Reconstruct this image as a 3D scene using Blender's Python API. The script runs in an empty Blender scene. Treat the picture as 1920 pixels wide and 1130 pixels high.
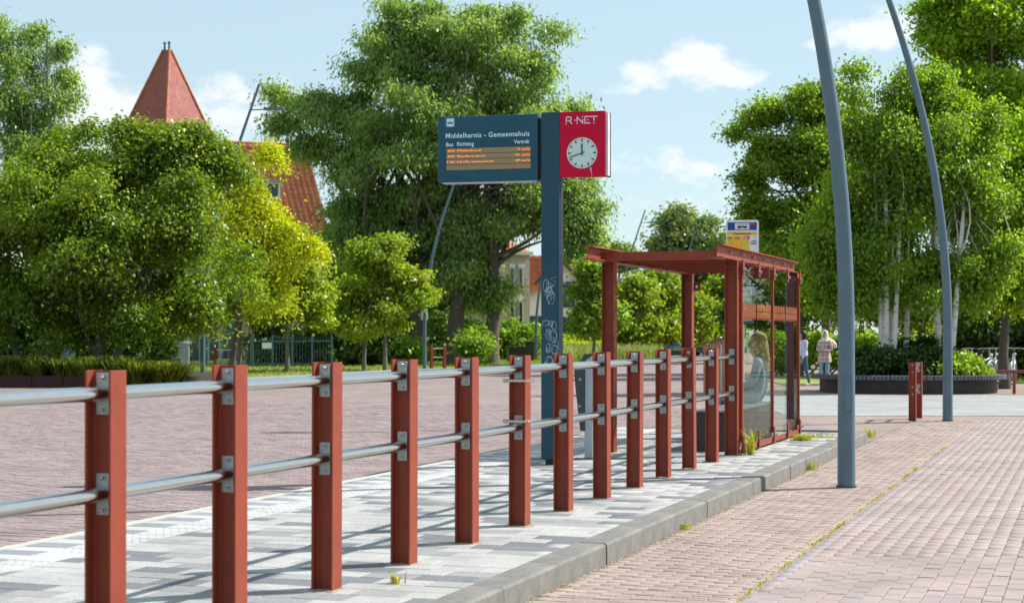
import bpy, bmesh, math, random
import numpy as np
from mathutils import Vector, Matrix, Euler

# ------------------------------------------------------------------ camera, sky, sun, exposure
scene = bpy.context.scene
C = scene.collection
F = 3200.0            # focal length in photo pixels (photo 1920 wide)
HZ = 628.0            # horizon row in the photo
CAMZ = 1.47
cam_d = bpy.data.cameras.new('camera'); cam = bpy.data.objects.new('camera', cam_d); C.objects.link(cam)
cam.location = (0, 0, CAMZ); cam.rotation_euler = (math.radians(90), 0, 0)
cam_d.sensor_width = 36.0; cam_d.lens = 36.0 * F / 1920.0
cam_d.shift_y = (HZ - 565.0) / 1920.0
cam_d.clip_start = 0.1; cam_d.clip_end = 6000
cam_d.dof.use_dof = True; cam_d.dof.focus_distance = 16.5; cam_d.dof.aperture_fstop = 4.0
scene.camera = cam

SUN_EL = math.radians(44.0); SUN_AZ = math.atan2(0.928, 0.371)     # azimuth from +Y towards +X
sun_dir = Vector((math.sin(SUN_AZ) * math.cos(SUN_EL), math.cos(SUN_AZ) * math.cos(SUN_EL), math.sin(SUN_EL)))
sd = bpy.data.lights.new('sun', 'SUN'); sd.energy = 4.7; sd.angle = math.radians(0.53); sd.color = (1.0, 0.955, 0.89)
so = bpy.data.objects.new('sun', sd); C.objects.link(so)
so.rotation_euler = (-sun_dir).to_track_quat('-Z', 'Y').to_euler(); so.location = (30, 10, 40)

vs = scene.view_settings
vs.view_transform = 'Standard'; vs.look = 'None'; vs.gamma = 1.0; vs.exposure = 0.62
try: vs.use_curve_mapping = False
except Exception: pass
scene.cycles.max_bounces = 8; scene.cycles.transparent_max_bounces = 12
scene.cycles.use_denoising = True

class NT:
    """small helper for node trees"""
    def __init__(s, tree):
        s.t = tree; s.n = tree.nodes; s.l = tree.links
    def new(s, kind, **kw):
        n = s.n.new(kind)
        for k, v in kw.items(): setattr(n, k, v)
        return n
    def link(s, a, b): s.l.new(a, b)
    def m(s, op, a, b=None, clamp=False):
        n = s.n.new('ShaderNodeMath'); n.operation = op; n.use_clamp = clamp
        for i, x in enumerate((a, b)):
            if x is None: continue
            if isinstance(x, (int, float)): n.inputs[i].default_value = x
            else: s.l.new(x, n.inputs[i])
        return n.outputs[0]
    def mix(s, f, a, b, mode='MIX'):
        n = s.n.new('ShaderNodeMix'); n.data_type = 'RGBA'; n.blend_type = mode
        for inp, x in ((n.inputs[0], f), (n.inputs[6], a), (n.inputs[7], b)):
            if isinstance(x, (int, float)): inp.default_value = x
            elif isinstance(x, (tuple, list)): inp.default_value = (x[0], x[1], x[2], 1)
            else: s.l.new(x, inp)
        return n.outputs[2]
    def ramp(s, f, stops, interp='LINEAR'):
        n = s.n.new('ShaderNodeValToRGB'); e = n.color_ramp.elements; n.color_ramp.interpolation = interp
        while len(e) < len(stops): e.new(0.5)
        for el, (p, c) in zip(e, stops):
            el.position = p; el.color = (c[0], c[1], c[2], 1) if isinstance(c, (tuple, list)) else (c, c, c, 1)
        s.l.new(f, n.inputs[0]); return n.outputs[0]
    def noise(s, vec, scale, detail=4, rough=0.55, dist=0.0):
        n = s.n.new('ShaderNodeTexNoise'); n.inputs['Scale'].default_value = scale
        n.inputs['Detail'].default_value = detail; n.inputs['Roughness'].default_value = rough
        n.inputs['Distortion'].default_value = dist
        if vec is not None: s.l.new(vec, n.inputs['Vector'])
        return n.outputs['Fac']

world = bpy.data.worlds.new('World'); scene.world = world; world.use_nodes = True
w = NT(world.node_tree); w.n.clear()
wo = w.new('ShaderNodeOutputWorld'); bg = w.new('ShaderNodeBackground'); w.link(bg.outputs[0], wo.inputs[0])
sky = w.new('ShaderNodeTexSky'); sky.sky_type = 'NISHITA'; sky.sun_disc = False
sky.sun_elevation = SUN_EL; sky.sun_rotation = SUN_AZ
sky.air_density = 1.0; sky.dust_density = 0.3; sky.ozone_density = 1.5; sky.altitude = 0
tc = w.new('ShaderNodeTexCoord'); sep = w.new('ShaderNodeSeparateXYZ'); w.link(tc.outputs['Generated'], sep.inputs[0])
dx, dy, dz = sep.outputs
ysafe = w.m('MAXIMUM', dy, 0.05)
ca = w.m('DIVIDE', dx, ysafe); ce = w.m('DIVIDE', dz, ysafe)
front = w.m('GREATER_THAN', dy, 0.3)
# cumulus: soft humps at their directions in the sky (photo px -> tangent), broken up by noise
lobes = [(1325,118,62,42,1.0),(1290,105,36,26,.6),(1370,150,46,22,.6),(1215,140,60,26,.8),(1160,168,40,16,.5),(1420,140,40,16,.25),(1655,55,80,36,.9),(1600,70,46,22,.6),
         (1530,84,42,13,.45),(1215,300,95,30,.5),(1330,325,90,30,.45),(1370,240,50,16,.35),(165,150,45,60,.9),(150,220,80,50,.9),(260,215,120,45,.75),
         (450,185,130,50,.55),(430,235,90,30,.5),(1250,400,300,40,.3),(1010,200,60,20,.2)]
tot = None
for (px, py, rx, ry, amp) in lobes:
    a = w.m('DIVIDE', w.m('SUBTRACT', ca, (px - 960) / F), rx * 0.95 / F)
    e = w.m('DIVIDE', w.m('SUBTRACT', ce, (HZ - py) / F), ry * 0.95 / F)
    g = w.m('MULTIPLY', w.m('EXPONENT', w.m('MULTIPLY', w.m('ADD', w.m('MULTIPLY', a, a), w.m('MULTIPLY', e, e)), -1.0)), amp)
    tot = g if tot is None else w.m('ADD', tot, g)
tot = w.m('MULTIPLY', w.m('MINIMUM', tot, 1.15), front)
mp = w.new('ShaderNodeMapping'); mp.inputs['Scale'].default_value = (1, 1, 1.5); w.link(tc.outputs['Generated'], mp.inputs[0])
n1 = w.noise(mp.outputs[0], 62, 8, 0.6); n2 = w.noise(mp.outputs[0], 5.0, 6, 0.55)
elsewhere = w.m('MULTIPLY', w.m('SUBTRACT', 1.0, front), w.m('MULTIPLY', w.m('SUBTRACT', n2, 0.5, ), 3.0), True)
cl = w.m('ADD', tot, w.m('MULTIPLY', w.m('SUBTRACT', n1, 0.5), 2.4))
cl = w.m('MULTIPLY', cl, w.m('MINIMUM', w.m('MULTIPLY', tot, 3.5), 1.0))
cov = w.m('MULTIPLY', w.m('SUBTRACT', cl, 0.16), 1.5, True)
cov = w.m('MAXIMUM', cov, elsewhere)
cov = w.m('MULTIPLY', cov, 0.82)
skyc = w.mix(0.66, sky.outputs[0], (4.25, 5.5, 5.95))      # thin high veil of cloud over the whole sky
CLOUD = 7.0
mixed = w.mix(cov, skyc, (CLOUD * 0.985, CLOUD, CLOUD * 1.02))
w.link(mixed, bg.inputs[0]); bg.inputs[1].default_value = 0.100

# ------------------------------------------------------------------ frames of reference
ANG = math.atan2(-0.3236, 0.9462)          # platform axis: local x = away from bus lane, local y = along the railing
U = Vector((0.3236, 0.9462, 0)); V = Vector((0.9462, -0.3236, 0)); O = Vector((-1.668, 7.0, 0))
PZ = 0.13                                   # platform height
def W(t, s, z=0.0): return O + V * t + U * s + Vector((0, 0, z))
def at(px, py, Y): return Vector(((px - 960) / F * Y, Y, CAMZ - (py - HZ) / F * Y))
def gnd(px, py, z=0.0):
    Y = (CAMZ - z) * F / (py - HZ); return Vector(((px - 960) / F * Y, Y, z))
def lin(r, g, b):
    f = lambda c: (c / 255 / 12.92) if c <= 10 else ((c / 255 + 0.055) / 1.055) ** 2.4
    return (f(r), f(g), f(b))

# ------------------------------------------------------------------ materials
MATS = {}
def mat(name, col, rough=0.6, metal=0.0, var=0.12, scale=8.0, bump=0.0, bscale=60.0, spec=0.5, dirt=0.0, coat=0.0, rvar=1.0, wear=0.0):
    if name in MATS: return MATS[name]
    m = bpy.data.materials.new(name); m.use_nodes = True; MATS[name] = m
    k = NT(m.node_tree); p = k.n['Principled BSDF']
    t = k.new('ShaderNodeTexCoord'); o = t.outputs['Object']
    nz = k.noise(o, scale, 5)
    f = k.ramp(nz, [(0.3, 1 - var), (0.7, 1 + var)])
    c = k.mix(1.0, col, f, 'MULTIPLY')
    if dirt > 0:
        d = k.ramp(k.noise(o, scale * 2.7, 8, 0.65), [(0.52, 0), (0.72, 1)])
        c = k.mix(k.m('MULTIPLY', d, dirt), c, (col[0] * .45 + .03, col[1] * .45 + .028, col[2] * .45 + .025))
    if wear > 0:      # chalky faded patches, small chips and scratches
        mpw = k.new('ShaderNodeMapping'); mpw.inputs['Scale'].default_value = (1, 1, .35); k.link(o, mpw.inputs[0])
        f1 = k.ramp(k.noise(mpw.outputs[0], 9, 7, .7), [(.55, 0), (.75, 1)]); c = k.mix(k.m('MULTIPLY', f1, wear * .35), c, (col[0] * 1.25 + .05, col[1] * 1.8 + .05, col[2] * 2.2 + .04))
        f2 = k.ramp(k.noise(o, 75, 4, .75), [(.70, 0), (.74, 1)]); c = k.mix(k.m('MULTIPLY', f2, wear), c, (.10, .045, .03))
        f3 = k.ramp(k.noise(mpw.outputs[0], 48, 3, .8, 1.5), [(.735, 0), (.76, 1)]); c = k.mix(k.m('MULTIPLY', f3, wear), c, (.42, .26, .22))
    k.link(c, p.inputs['Base Color'])
    p.inputs['Roughness'].default_value = rough; p.inputs['Metallic'].default_value = metal
    p.inputs['Specular IOR Level'].default_value = spec; p.inputs['Coat Weight'].default_value = coat
    r = k.ramp(k.noise(o, scale * 3.1, 6), [(0.3, max(rough - .08 * rvar, .02)), (0.75, min(rough + .12 * rvar, 1))]); k.link(r, p.inputs['Roughness'])
    if bump > 0:
        b = k.new('ShaderNodeBump'); b.inputs['Strength'].default_value = bump; b.inputs['Distance'].default_value = 0.01
        k.link(k.noise(o, bscale, 6, 0.6), b.inputs['Height']); k.link(b.outputs[0], p.inputs['Normal'])
    return m

def piece_mat(name, stops, speck=0.15, sscale=160.0, rough=0.85, bump=0.25, patch=0.18):
    """paving pieces: the colour of each piece from its own random number (object random + tint attribute)"""
    m = bpy.data.materials.new(name); m.use_nodes = True; MATS[name] = m
    k = NT(m.node_tree); p = k.n['Principled BSDF']
    at_ = k.new('ShaderNodeAttribute'); at_.attribute_name = 'tint'
    oi = k.new('ShaderNodeObjectInfo')
    r = k.m('FRACT', k.m('ADD', at_.outputs['Fac'], k.m('MULTIPLY', oi.outputs['Random'], 0.999)))
    c = k.ramp(r, stops, 'LINEAR')
    g = k.new('ShaderNodeNewGeometry'); pos = g.outputs['Position']
    s = k.ramp(k.noise(pos, sscale, 3, 0.7), [(0.35, 1 - speck), (0.65, 1 + speck)])
    c = k.mix(1.0, c, s, 'MULTIPLY')
    s2 = k.ramp(k.noise(pos, 1.3, 6, 0.6), [(0.3, 1 - patch), (0.7, 1 + patch)])
    c = k.mix(1.0, c, s2, 'MULTIPLY')
    st1 = k.ramp(k.noise(pos, 3.4, 8, .72, .6), [(.54, 0), (.70, 1)]); c = k.mix(k.m('MULTIPLY', st1, .22), c, (.19, .15, .125))          # trodden-in dirt
    vo = k.new('ShaderNodeTexVoronoi'); vo.inputs['Scale'].default_value = 2.6; k.link(pos, vo.inputs['Vector'])
    gum = k.m('MULTIPLY', k.m('LESS_THAN', vo.outputs['Distance'], .045), .45); c = k.mix(gum, c, (.10, .095, .09))
    k.link(c, p.inputs['Base Color']); p.inputs['Roughness'].default_value = rough
    p.inputs['Specular IOR Level'].default_value = 0.3
    b = k.new('ShaderNodeBump'); b.inputs['Strength'].default_value = bump; b.inputs['Distance'].default_value = 0.004
    k.link(k.noise(pos, 90, 5, 0.7), b.inputs['Height']); k.link(b.outputs[0], p.inputs['Normal'])
    return m

def brick_sheet(name, c1, c2, mortar, bw, bh, rot, msize=0.006, dirt=None):
    m = bpy.data.materials.new(name); m.use_nodes = True; MATS[name] = m
    k = NT(m.node_tree); p = k.n['Principled BSDF']
    g = k.new('ShaderNodeNewGeometry')
    mp = k.new('ShaderNodeMapping'); mp.inputs['Rotation'].default_value = (0, 0, -rot); k.link(g.outputs['Position'], mp.inputs[0])
    b = k.new('ShaderNodeTexBrick'); k.link(mp.outputs[0], b.inputs['Vector'])
    b.inputs['Color1'].default_value = (*c1, 1); b.inputs['Color2'].default_value = (*c2, 1); b.inputs['Mortar'].default_value = (*mortar, 1)
    b.inputs['Scale'].default_value = 1.0; b.inputs['Mortar Size'].default_value = msize; b.inputs['Brick Width'].default_value = bw
    b.inputs['Row Height'].default_value = bh; b.inputs['Mortar Smooth'].default_value = 0.3
    s2 = k.ramp(k.noise(g.outputs['Position'], 0.55, 7, 0.62), [(0.3, 0.82), (0.7, 1.15)])
    c = k.mix(1.0, b.outputs['Color'], s2, 'MULTIPLY')
    s3 = k.ramp(k.noise(g.outputs['Position'], 9, 5, 0.65), [(0.3, 0.86), (0.7, 1.12)])
    c = k.mix(1.0, c, s3, 'MULTIPLY')
    k.link(c, p.inputs['Base Color']); p.inputs['Roughness'].default_value = 0.9; p.inputs['Specular IOR Level'].default_value = 0.25
    bp = k.new('ShaderNodeBump'); bp.inputs['Strength'].default_value = 0.4; bp.inputs['Distance'].default_value = 0.006
    k.link(b.outputs['Fac'], bp.inputs['Height']); bp.invert = True; k.link(bp.outputs[0], p.inputs['Normal'])
    return m

def leaf_mat(name, dark, mid, light, trans=0.35, tip=None, gloss=0.03):
    m = bpy.data.materials.new(name); m.use_nodes = True; MATS[name] = m
    k = NT(m.node_tree); k.n.remove(k.n['Principled BSDF']); out = k.n['Material Output']
    a = k.new('ShaderNodeAttribute'); a.attribute_name = 'tint'
    st = [(0.0, dark), (0.45, mid), (0.85, light)]
    st.append((1.0, tip if tip else light))
    c = k.ramp(a.outputs['Fac'], st)
    d = k.new('ShaderNodeBsdfDiffuse'); k.link(c, d.inputs[0])
    t = k.new('ShaderNodeBsdfTranslucent')
    c2 = k.mix(1.0, c, (1.45, 1.62, 0.50), 'MULTIPLY'); k.link(c2, t.inputs[0])
    g = k.new('ShaderNodeBsdfGlossy'); g.inputs['Roughness'].default_value = 0.38; g.inputs[0].default_value = (.85, .9, .78, 1)
    m1 = k.new('ShaderNodeMixShader'); m1.inputs[0].default_value = trans; k.link(d.outputs[0], m1.inputs[1]); k.link(t.outputs[0], m1.inputs[2])
    m2 = k.new('ShaderNodeMixShader'); m2.inputs[0].default_value = gloss; k.link(m1.outputs[0], m2.inputs[1]); k.link(g.outputs[0], m2.inputs[2])
    k.link(m2.outputs[0], out.inputs[0]); return m

def glass_mat(name, tint=(.93, .97, .96), rough=0.0, refl=1.0):
    m = bpy.data.materials.new(name); m.use_nodes = True; MATS[name] = m
    k = NT(m.node_tree); k.n.remove(k.n['Principled BSDF']); out = k.n['Material Output']
    lw = k.new('ShaderNodeLayerWeight'); lw.inputs[0].default_value = 0.5
    fr_ = k.m('ADD', k.m('MULTIPLY', k.m('POWER', lw.outputs['Facing'], 5.0), 0.96), 0.04)      # Schlick, same from both sides
    t = k.new('ShaderNodeBsdfTransparent'); t.inputs[0].default_value = (*tint, 1)
    g = k.new('ShaderNodeBsdfGlossy'); g.inputs['Roughness'].default_value = rough
    ms = k.new('ShaderNodeMixShader'); k.link(k.m('MULTIPLY', fr_, refl, True), ms.inputs[0]); k.link(t.outputs[0], ms.inputs[1]); k.link(g.outputs[0], ms.inputs[2])
    k.link(ms.outputs[0], out.inputs[0]); return m

def emit_mat(name, col, strength):
    m = bpy.data.materials.new(name); m.use_nodes = True; MATS[name] = m
    k = NT(m.node_tree); p = k.n['Principled BSDF']
    p.inputs['Base Color'].default_value = (*col, 1); p.inputs['Emission Color'].default_value = (*col, 1); p.inputs['Emission Strength'].default_value = strength
    return m

RED = mat('red_lead_paint', (0.265, 0.050, 0.025), 0.5, var=0.14, scale=6, bump=0.10, dirt=0.10, wear=0.35, spec=0.3)
REDD = mat('dark_red_paint', (0.20, 0.036, 0.028), 0.5, var=0.12, scale=6)
STEEL = mat('brushed_steel', (0.62, 0.62, 0.60), 0.17, metal=1.0, var=0.05, scale=4, rvar=0.25)
ZINC = mat('galvanised_plate', (0.42, 0.44, 0.46), 0.48, metal=0.55, var=0.16, scale=60)
BOLT = mat('bolt_steel', (0.5, 0.5, 0.5), 0.3, metal=0.9)
SLATE = mat('slate_blue_coating', (0.017, 0.064, 0.098), 0.5, var=0.08, scale=3, spec=0.3)
SLATE2 = mat('slate_blue_panel', (0.020, 0.086, 0.134), 0.5, var=0.08, scale=3, spec=0.2)
LAMPC = mat('lamp_grey_blue_paint', (0.085, 0.145, 0.19), 0.42, var=0.08, scale=4, dirt=0.1)
CRIM = mat('crimson_panel', (0.56, 0.004, 0.040), 0.5, var=0.05, scale=3, spec=0.15)
WHITE = mat('white_print', (0.78, 0.80, 0.82), 0.6, var=0.04)
LGREY = mat('light_grey_coating', (0.42, 0.47, 0.50), 0.5, var=0.08)
DGREY = mat('dark_grey_coating', (0.045, 0.065, 0.07), 0.5, var=0.1)
BLACK = mat('black_plastic', (0.012, 0.012, 0.014), 0.5)
BARK = mat('grey_brown_bark', (0.10, 0.080, 0.062), 0.9, var=0.35, scale=14, bump=0.8, bscale=30)
BARKG = mat('grey_bark', (0.15, 0.14, 0.115), 0.9, var=0.3, scale=14, bump=0.6, bscale=30)
CONC = mat('kerb_concrete', (0.185, 0.178, 0.162), 0.9, var=0.22, scale=5, bump=0.45, bscale=70, dirt=0.6)
GLASS = glass_mat('shelter_glass', (0.90, 0.93, 0.90), refl=0.38)

# ------------------------------------------------------------------ mesh helpers
def link(o, parent=None):
    C.objects.link(o)
    if parent is not None: o.parent = parent
    return o
def tag(o, label, cat=None, group=None, kind=None):
    if label: o['label'] = label
    if cat: o['category'] = cat
    if group: o['group'] = group
    if kind: o['kind'] = kind
    return o
def thing(name, label, cat, loc=(0, 0, 0), rz=0.0, group=None):
    o = bpy.data.objects.new(name, None); o.empty_display_size = 0.2; link(o)
    o.location = loc; o.rotation_euler = (0, 0, rz)
    return tag(o, label, cat, group)
def inst(name, me, parent=None, loc=(0, 0, 0), rot=(0, 0, 0), scale=(1, 1, 1)):
    o = bpy.data.objects.new(name, me); link(o, parent); o.location = loc; o.rotation_euler = rot; o.scale = scale; return o
def copy_tree(o, parent=None):
    c = o.copy(); C.objects.link(c); c.parent = parent
    for ch in list(o.children): copy_tree(ch, c)
    return c

class MB:
    def __init__(s): s.v = []; s.f = []; s.mi = []; s.sm = []; s.cur = 0; s.smooth = False
    def add(s, vs, fs, M=None):
        b = len(s.v)
        for p in vs:
            p = Vector(p)
            if M is not None: p = M @ p
            s.v.append(tuple(p))
        for f in fs: s.f.append([b + i for i in f]); s.mi.append(s.cur); s.sm.append(s.smooth)
        return s
    def box(s, c, d, M=None, taper=1.0):
        x, y, z = d[0] / 2, d[1] / 2, d[2] / 2; t = taper
        vs = [(-x, -y, -z), (x, -y, -z), (x, y, -z), (-x, y, -z), (-x * t, -y * t, z), (x * t, -y * t, z), (x * t, y * t, z), (-x * t, y * t, z)]
        vs = [(a + c[0], b + c[1], e + c[2]) for a, b, e in vs]
        return s.add(vs, [(0, 3, 2, 1), (4, 5, 6, 7), (0, 1, 5, 4), (1, 2, 6, 5), (2, 3, 7, 6), (3, 0, 4, 7)], M)
    def bbox(s, c, d, b=0.005, M=None):
        """box whose upright and top edges are chamfered"""
        x, y, z = d[0] / 2, d[1] / 2, d[2] / 2
        def ring(k, zz): 
            a = [(-x + k, -y), (x - k, -y), (x, -y + k), (x, y - k), (x - k, y), (-x + k, y), (-x, y - k), (-x, -y + k)]
            return [(p + c[0], q + c[1], zz + c[2]) for p, q in a]
        def ring2(k, zz):
            return [((p - c[0]) * (x - k) / x + c[0], (q - c[1]) * (y - k) / y + c[1], zz + c[2]) for p, q, _ in ring(b, 0)]
        rs = [ring2(b, -z), ring(b, -z + b), ring(b, z - b), ring2(b, z)]
        vs = sum(rs, []); fs = []
        for i in range(3):
            for j in range(8): fs.append((i * 8 + j, i * 8 + (j + 1) % 8, i * 8 + 8 + (j + 1) % 8, i * 8 + 8 + j))
        fs.append(tuple(reversed(range(8)))); fs.append(tuple(range(24, 32)))
        return s.add(vs, fs, M)
    def tube(s, pts, rad, n=10, cap=True, M=None):
        pts = [Vector(p) for p in pts]
        if not hasattr(rad, '__len__'): rad = [rad] * len(pts)
        vs = []; fs = []; up = None
        for i, p in enumerate(pts):
            d = (pts[min(i + 1, len(pts) - 1)] - pts[max(i - 1, 0)])
            d = d.normalized() if d.length > 1e-9 else Vector((0, 0, 1))
            if up is None: up = Vector((1, 0, 0)) if abs(d.x) < 0.8 else Vector((0, 1, 0))
            a = (up - d * up.dot(d)).normalized(); b = d.cross(a); up = a
            for j in range(n):
                t = 2 * math.pi * j / n
                vs.append(p + a * (math.cos(t) * rad[i]) + b * (math.sin(t) * rad[i]))
        for i in range(len(pts) - 1):
            for j in range(n): fs.append((i * n + j, i * n + (j + 1) % n, (i + 1) * n + (j + 1) % n, (i + 1) * n + j))
        sm = s.smooth; s.smooth = True; s.add(vs, fs, M); s.smooth = sm
        if cap:
            b = len(s.v); e_ = [tuple(q) for q in s.v[b - len(vs):b - len(vs) + n]] + [tuple(q) for q in s.v[b - n:b]]; s.v += e_
            s.f.append([b + j for j in reversed(range(n))]); s.mi.append(s.cur); s.sm.append(False)
            s.f.append([b + n + j for j in range(n)]); s.mi.append(s.cur); s.sm.append(False)
        return s
    def prism(s, poly, axis, a, b, M=None):
        """poly: 2D outline; axis 'x','y','z' = extrusion axis from a to b"""
        def P(p, h): return {'x': (h, p[0], p[1]), 'y': (p[0], h, p[1]), 'z': (p[0], p[1], h)}[axis]
        n = len(poly); vs = [P(p, a) for p in poly] + [P(p, b) for p in poly]
        fs = [tuple(reversed(range(n))), tuple(range(n, 2 * n))] + [(i, (i + 1) % n, n + (i + 1) % n, n + i) for i in range(n)]
        return s.add(vs, fs, M)
    def disc(s, c, r, ax=(0, -1, 0), h=0.004, n=32):
        d = Vector(ax).normalized(); return s.tube([Vector(c), Vector(c) + d * h], r, n)
    def mesh(s, name, mats):
        me = bpy.data.meshes.new(name); me.from_pydata(s.v, [], s.f)
        for m in (mats if isinstance(mats, (list, tuple)) else [mats]): me.materials.append(m)
        me.polygons.foreach_set('material_index', s.mi); me.polygons.foreach_set('use_smooth', s.sm); me.update()
        bm = bmesh.new(); bm.from_mesh(me); bmesh.ops.recalc_face_normals(bm, faces=bm.faces); bm.to_mesh(me); bm.free()
        return me
    def build(s, name, mats, parent=None, loc=(0, 0, 0), rot=(0, 0, 0)):
        return inst(name, s.mesh(name, mats), parent, loc, rot)

def np_mesh(name, verts, faces_n, tint=None, mats=None, idx=None):
    """verts (N,3); faces_n: vertices per face (contiguous) or idx (M,k) index array"""
    me = bpy.data.meshes.new(name); nv = len(verts)
    me.vertices.add(nv); me.vertices.foreach_set('co', np.asarray(verts, np.float32).ravel())
    if idx is None:
        nf = nv // faces_n; li = np.arange(nv, dtype=np.int32); k = faces_n
    else:
        idx = np.asarray(idx, np.int32); nf, k = idx.shape; li = idx.ravel()
    me.loops.add(nf * k); me.loops.foreach_set('vertex_index', li)
    me.polygons.add(nf); me.polygons.foreach_set('loop_start', np.arange(nf, dtype=np.int32) * k)
    try: me.polygons.foreach_set('loop_total', np.full(nf, k, np.int32))
    except Exception: pass
    if tint is not None:
        at_ = me.attributes.new('tint', 'FLOAT', 'POINT'); at_.data.foreach_set('value', np.asarray(tint, np.float32))
    for m in (mats if isinstance(mats, (list, tuple)) else [mats]): me.materials.append(m)
    me.update(calc_edges=True); me.validate()
    return me

def text_mesh(body, size, mats, align='LEFT', extrude=0.001, bold=0.0, width=None, clip=None, spacing=1.0):
    """flat lettering in the local XZ plane facing -Y, baseline at z=0"""
    cu = bpy.data.curves.new('lettering', 'FONT'); cu.body = body; cu.size = size; cu.align_x = align
    cu.extrude = extrude; cu.offset = bold; cu.resolution_u = 3; cu.space_character = spacing
    ob = bpy.data.objects.new('lettering_tmp', cu); C.objects.link(ob)
    dg = bpy.context.evaluated_depsgraph_get(); dg.update()
    me = bpy.data.meshes.new_from_object(ob.evaluated_get(dg)); bpy.data.objects.remove(ob); bpy.data.curves.remove(cu)
    co = np.zeros(len(me.vertices) * 3, np.float32); me.vertices.foreach_get('co', co); co = co.reshape(-1, 3)
    if width and len(co):
        x0 = co[:, 0].min() if align == 'LEFT' else (co[:, 0].max() if align == 'RIGHT' else 0)
        f = width / max(co[:, 0].max() - co[:, 0].min(), 1e-6); co[:, 0] = (co[:, 0] - x0) * f + (x0 if align != 'LEFT' else 0)
    out = np.stack([co[:, 0], -co[:, 2], co[:, 1]], 1); me.vertices.foreach_set('co', out.ravel())
    if clip:
        bm = bmesh.new(); bm.from_mesh(me)
        for (pz, nz) in ((clip[0], -1), (clip[1], 1)):
            bmesh.ops.bisect_plane(bm, geom=bm.verts[:] + bm.edges[:] + bm.faces[:], plane_co=(0, 0, pz), plane_no=(0, 0, nz), clear_outer=True)
        bm.to_mesh(me); bm.free()
    me.materials.clear(); me.materials.append(mats); me.update(); return me
# ------------------------------------------------------------------ ground, road, platform
rng = np.random.default_rng(7); random.seed(7)
def sheet(name, pts, z, m, kind='structure'):
    me = bpy.data.meshes.new(name); me.from_pydata([(p[0], p[1], z) for p in pts], [], [list(range(len(pts)))]); me.materials.append(m); me.update()
    return tag(inst(name, me), None, None, None, kind)

GRASSM = mat('lawn_soil', (0.13, 0.17, 0.035), 0.95, var=0.35, scale=0.6, bump=0.4)
PAVEG = brick_sheet('pale_plaza_paving', (.36, .36, .355), (.29, .295, .30), (.22, .22, .215), 0.9, 0.30, 0.0, 0.012)
BR_STRIP = brick_sheet('strip_brick_paving', (.345, .26, .23), (.295, .225, .20), (.22, .18, .15), 0.206, 0.071, ANG)
BR_LANE = brick_sheet('lane_brick_paving', (.345, .262, .25), (.20, .158, .158), (.19, .16, .15), 0.206, 0.071, ANG)
PIECE_STRIP = piece_mat('strip_brick', [(0, (.36, .272, .235)), (.3, (.325, .245, .215)), (.6, (.35, .28, .25)), (.85, (.29, .22, .195)), (1, (.355, .285, .255))], 0.12)
PIECE_ROAD = piece_mat('road_brick', [(0, (.345, .265, .24)), (.3, (.325, .262, .248)), (.55, (.30, .252, .25)), (.8, (.325, .247, .222)), (1, (.335, .272, .258))], 0.10)
PIECE_LANE = piece_mat('lane_brick', [(0, (.305, .222, .208)), (.35, (.25, .195, .195)), (.65, (.295, .232, .226)), (.9, (.215, .165, .168)), (1, (.31, .24, .226))], 0.12)
PIECE_GUT = piece_mat('gutter_brick', [(0, (.265, .235, .26)), (.6, (.29, .25, .265)), (1, (.31, .245, .23))], 0.1)
PIECE_TILE = piece_mat('platform_tile', [(0, (.385, .38, .37)), (.35, (.375, .37, .36)), (.57, (.35, .345, .34)), (.64, (.285, .285, .283)), (.80, (.25, .252, .258)), (.85, (.17, .178, .19)), (1, (.155, .163, .177))], 0.26, 110, 0.85, 0.45, 0.16)
PIECE_WHITE = piece_mat('white_marking_block', [(0, (.46, .46, .455)), (1, (.42, .42, .42))], 0.08)
PIECE_DARK = piece_mat('grey_marking_block', [(0, (.25, .26, .28)), (1, (.21, .225, .245))], 0.12)
PIECE_KERB = CONC
JOINT = mat('sand_joint', (0.285, 0.23, 0.18), 0.95, var=0.3, scale=12, bump=0.5)
JOINTG = mat('grey_joint', (0.19, 0.185, 0.17), 0.95, var=0.25, scale=12, bump=0.4)

ground = sheet('ground', [(-900, -60), (900, -60), (900, 2500), (-900, 2500)], -0.06, GRASSM)
def poly_ts(pts): return [W(t, s)[:2] for t, s in pts]
far_edge = [(-10.6, 49.5), (-8.9, 54), (-6.2, 61), (-4.2, 69), (1.0, 78.5), (7.6, 92)]
lane = sheet('bus_lane', [tuple(W(-2.72, -9)[:2])] + [tuple(W(-2.72, 17.9)[:2])] + [(5.0, 26.5), (5.0, 31.2), (7.5, 60), (13, 135), (9.5, 135)] + far_edge[::-1] + [(-40, 49.2), (-40, -6)], -0.012, BR_LANE)
road = sheet('brick_road', [tuple(W(0.76, -9)[:2]), tuple(W(0.76, 18)[:2]), (5.003, 26.5), (5.003, 31.2), (45, 31.2), (45, -6)], -0.0125, BR_STRIP)
plaza = sheet('plaza_paving', [(5.003, 31.2), (45, 31.2), (45, 42.0), (5.6, 42.0)], -0.006, PAVEG)
path = sheet('brick_path', [(5.6, 42.003), (45, 42.003), (60, 140), (13.0, 140), (7.5, 60)], -0.009, BR_STRIP)

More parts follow.
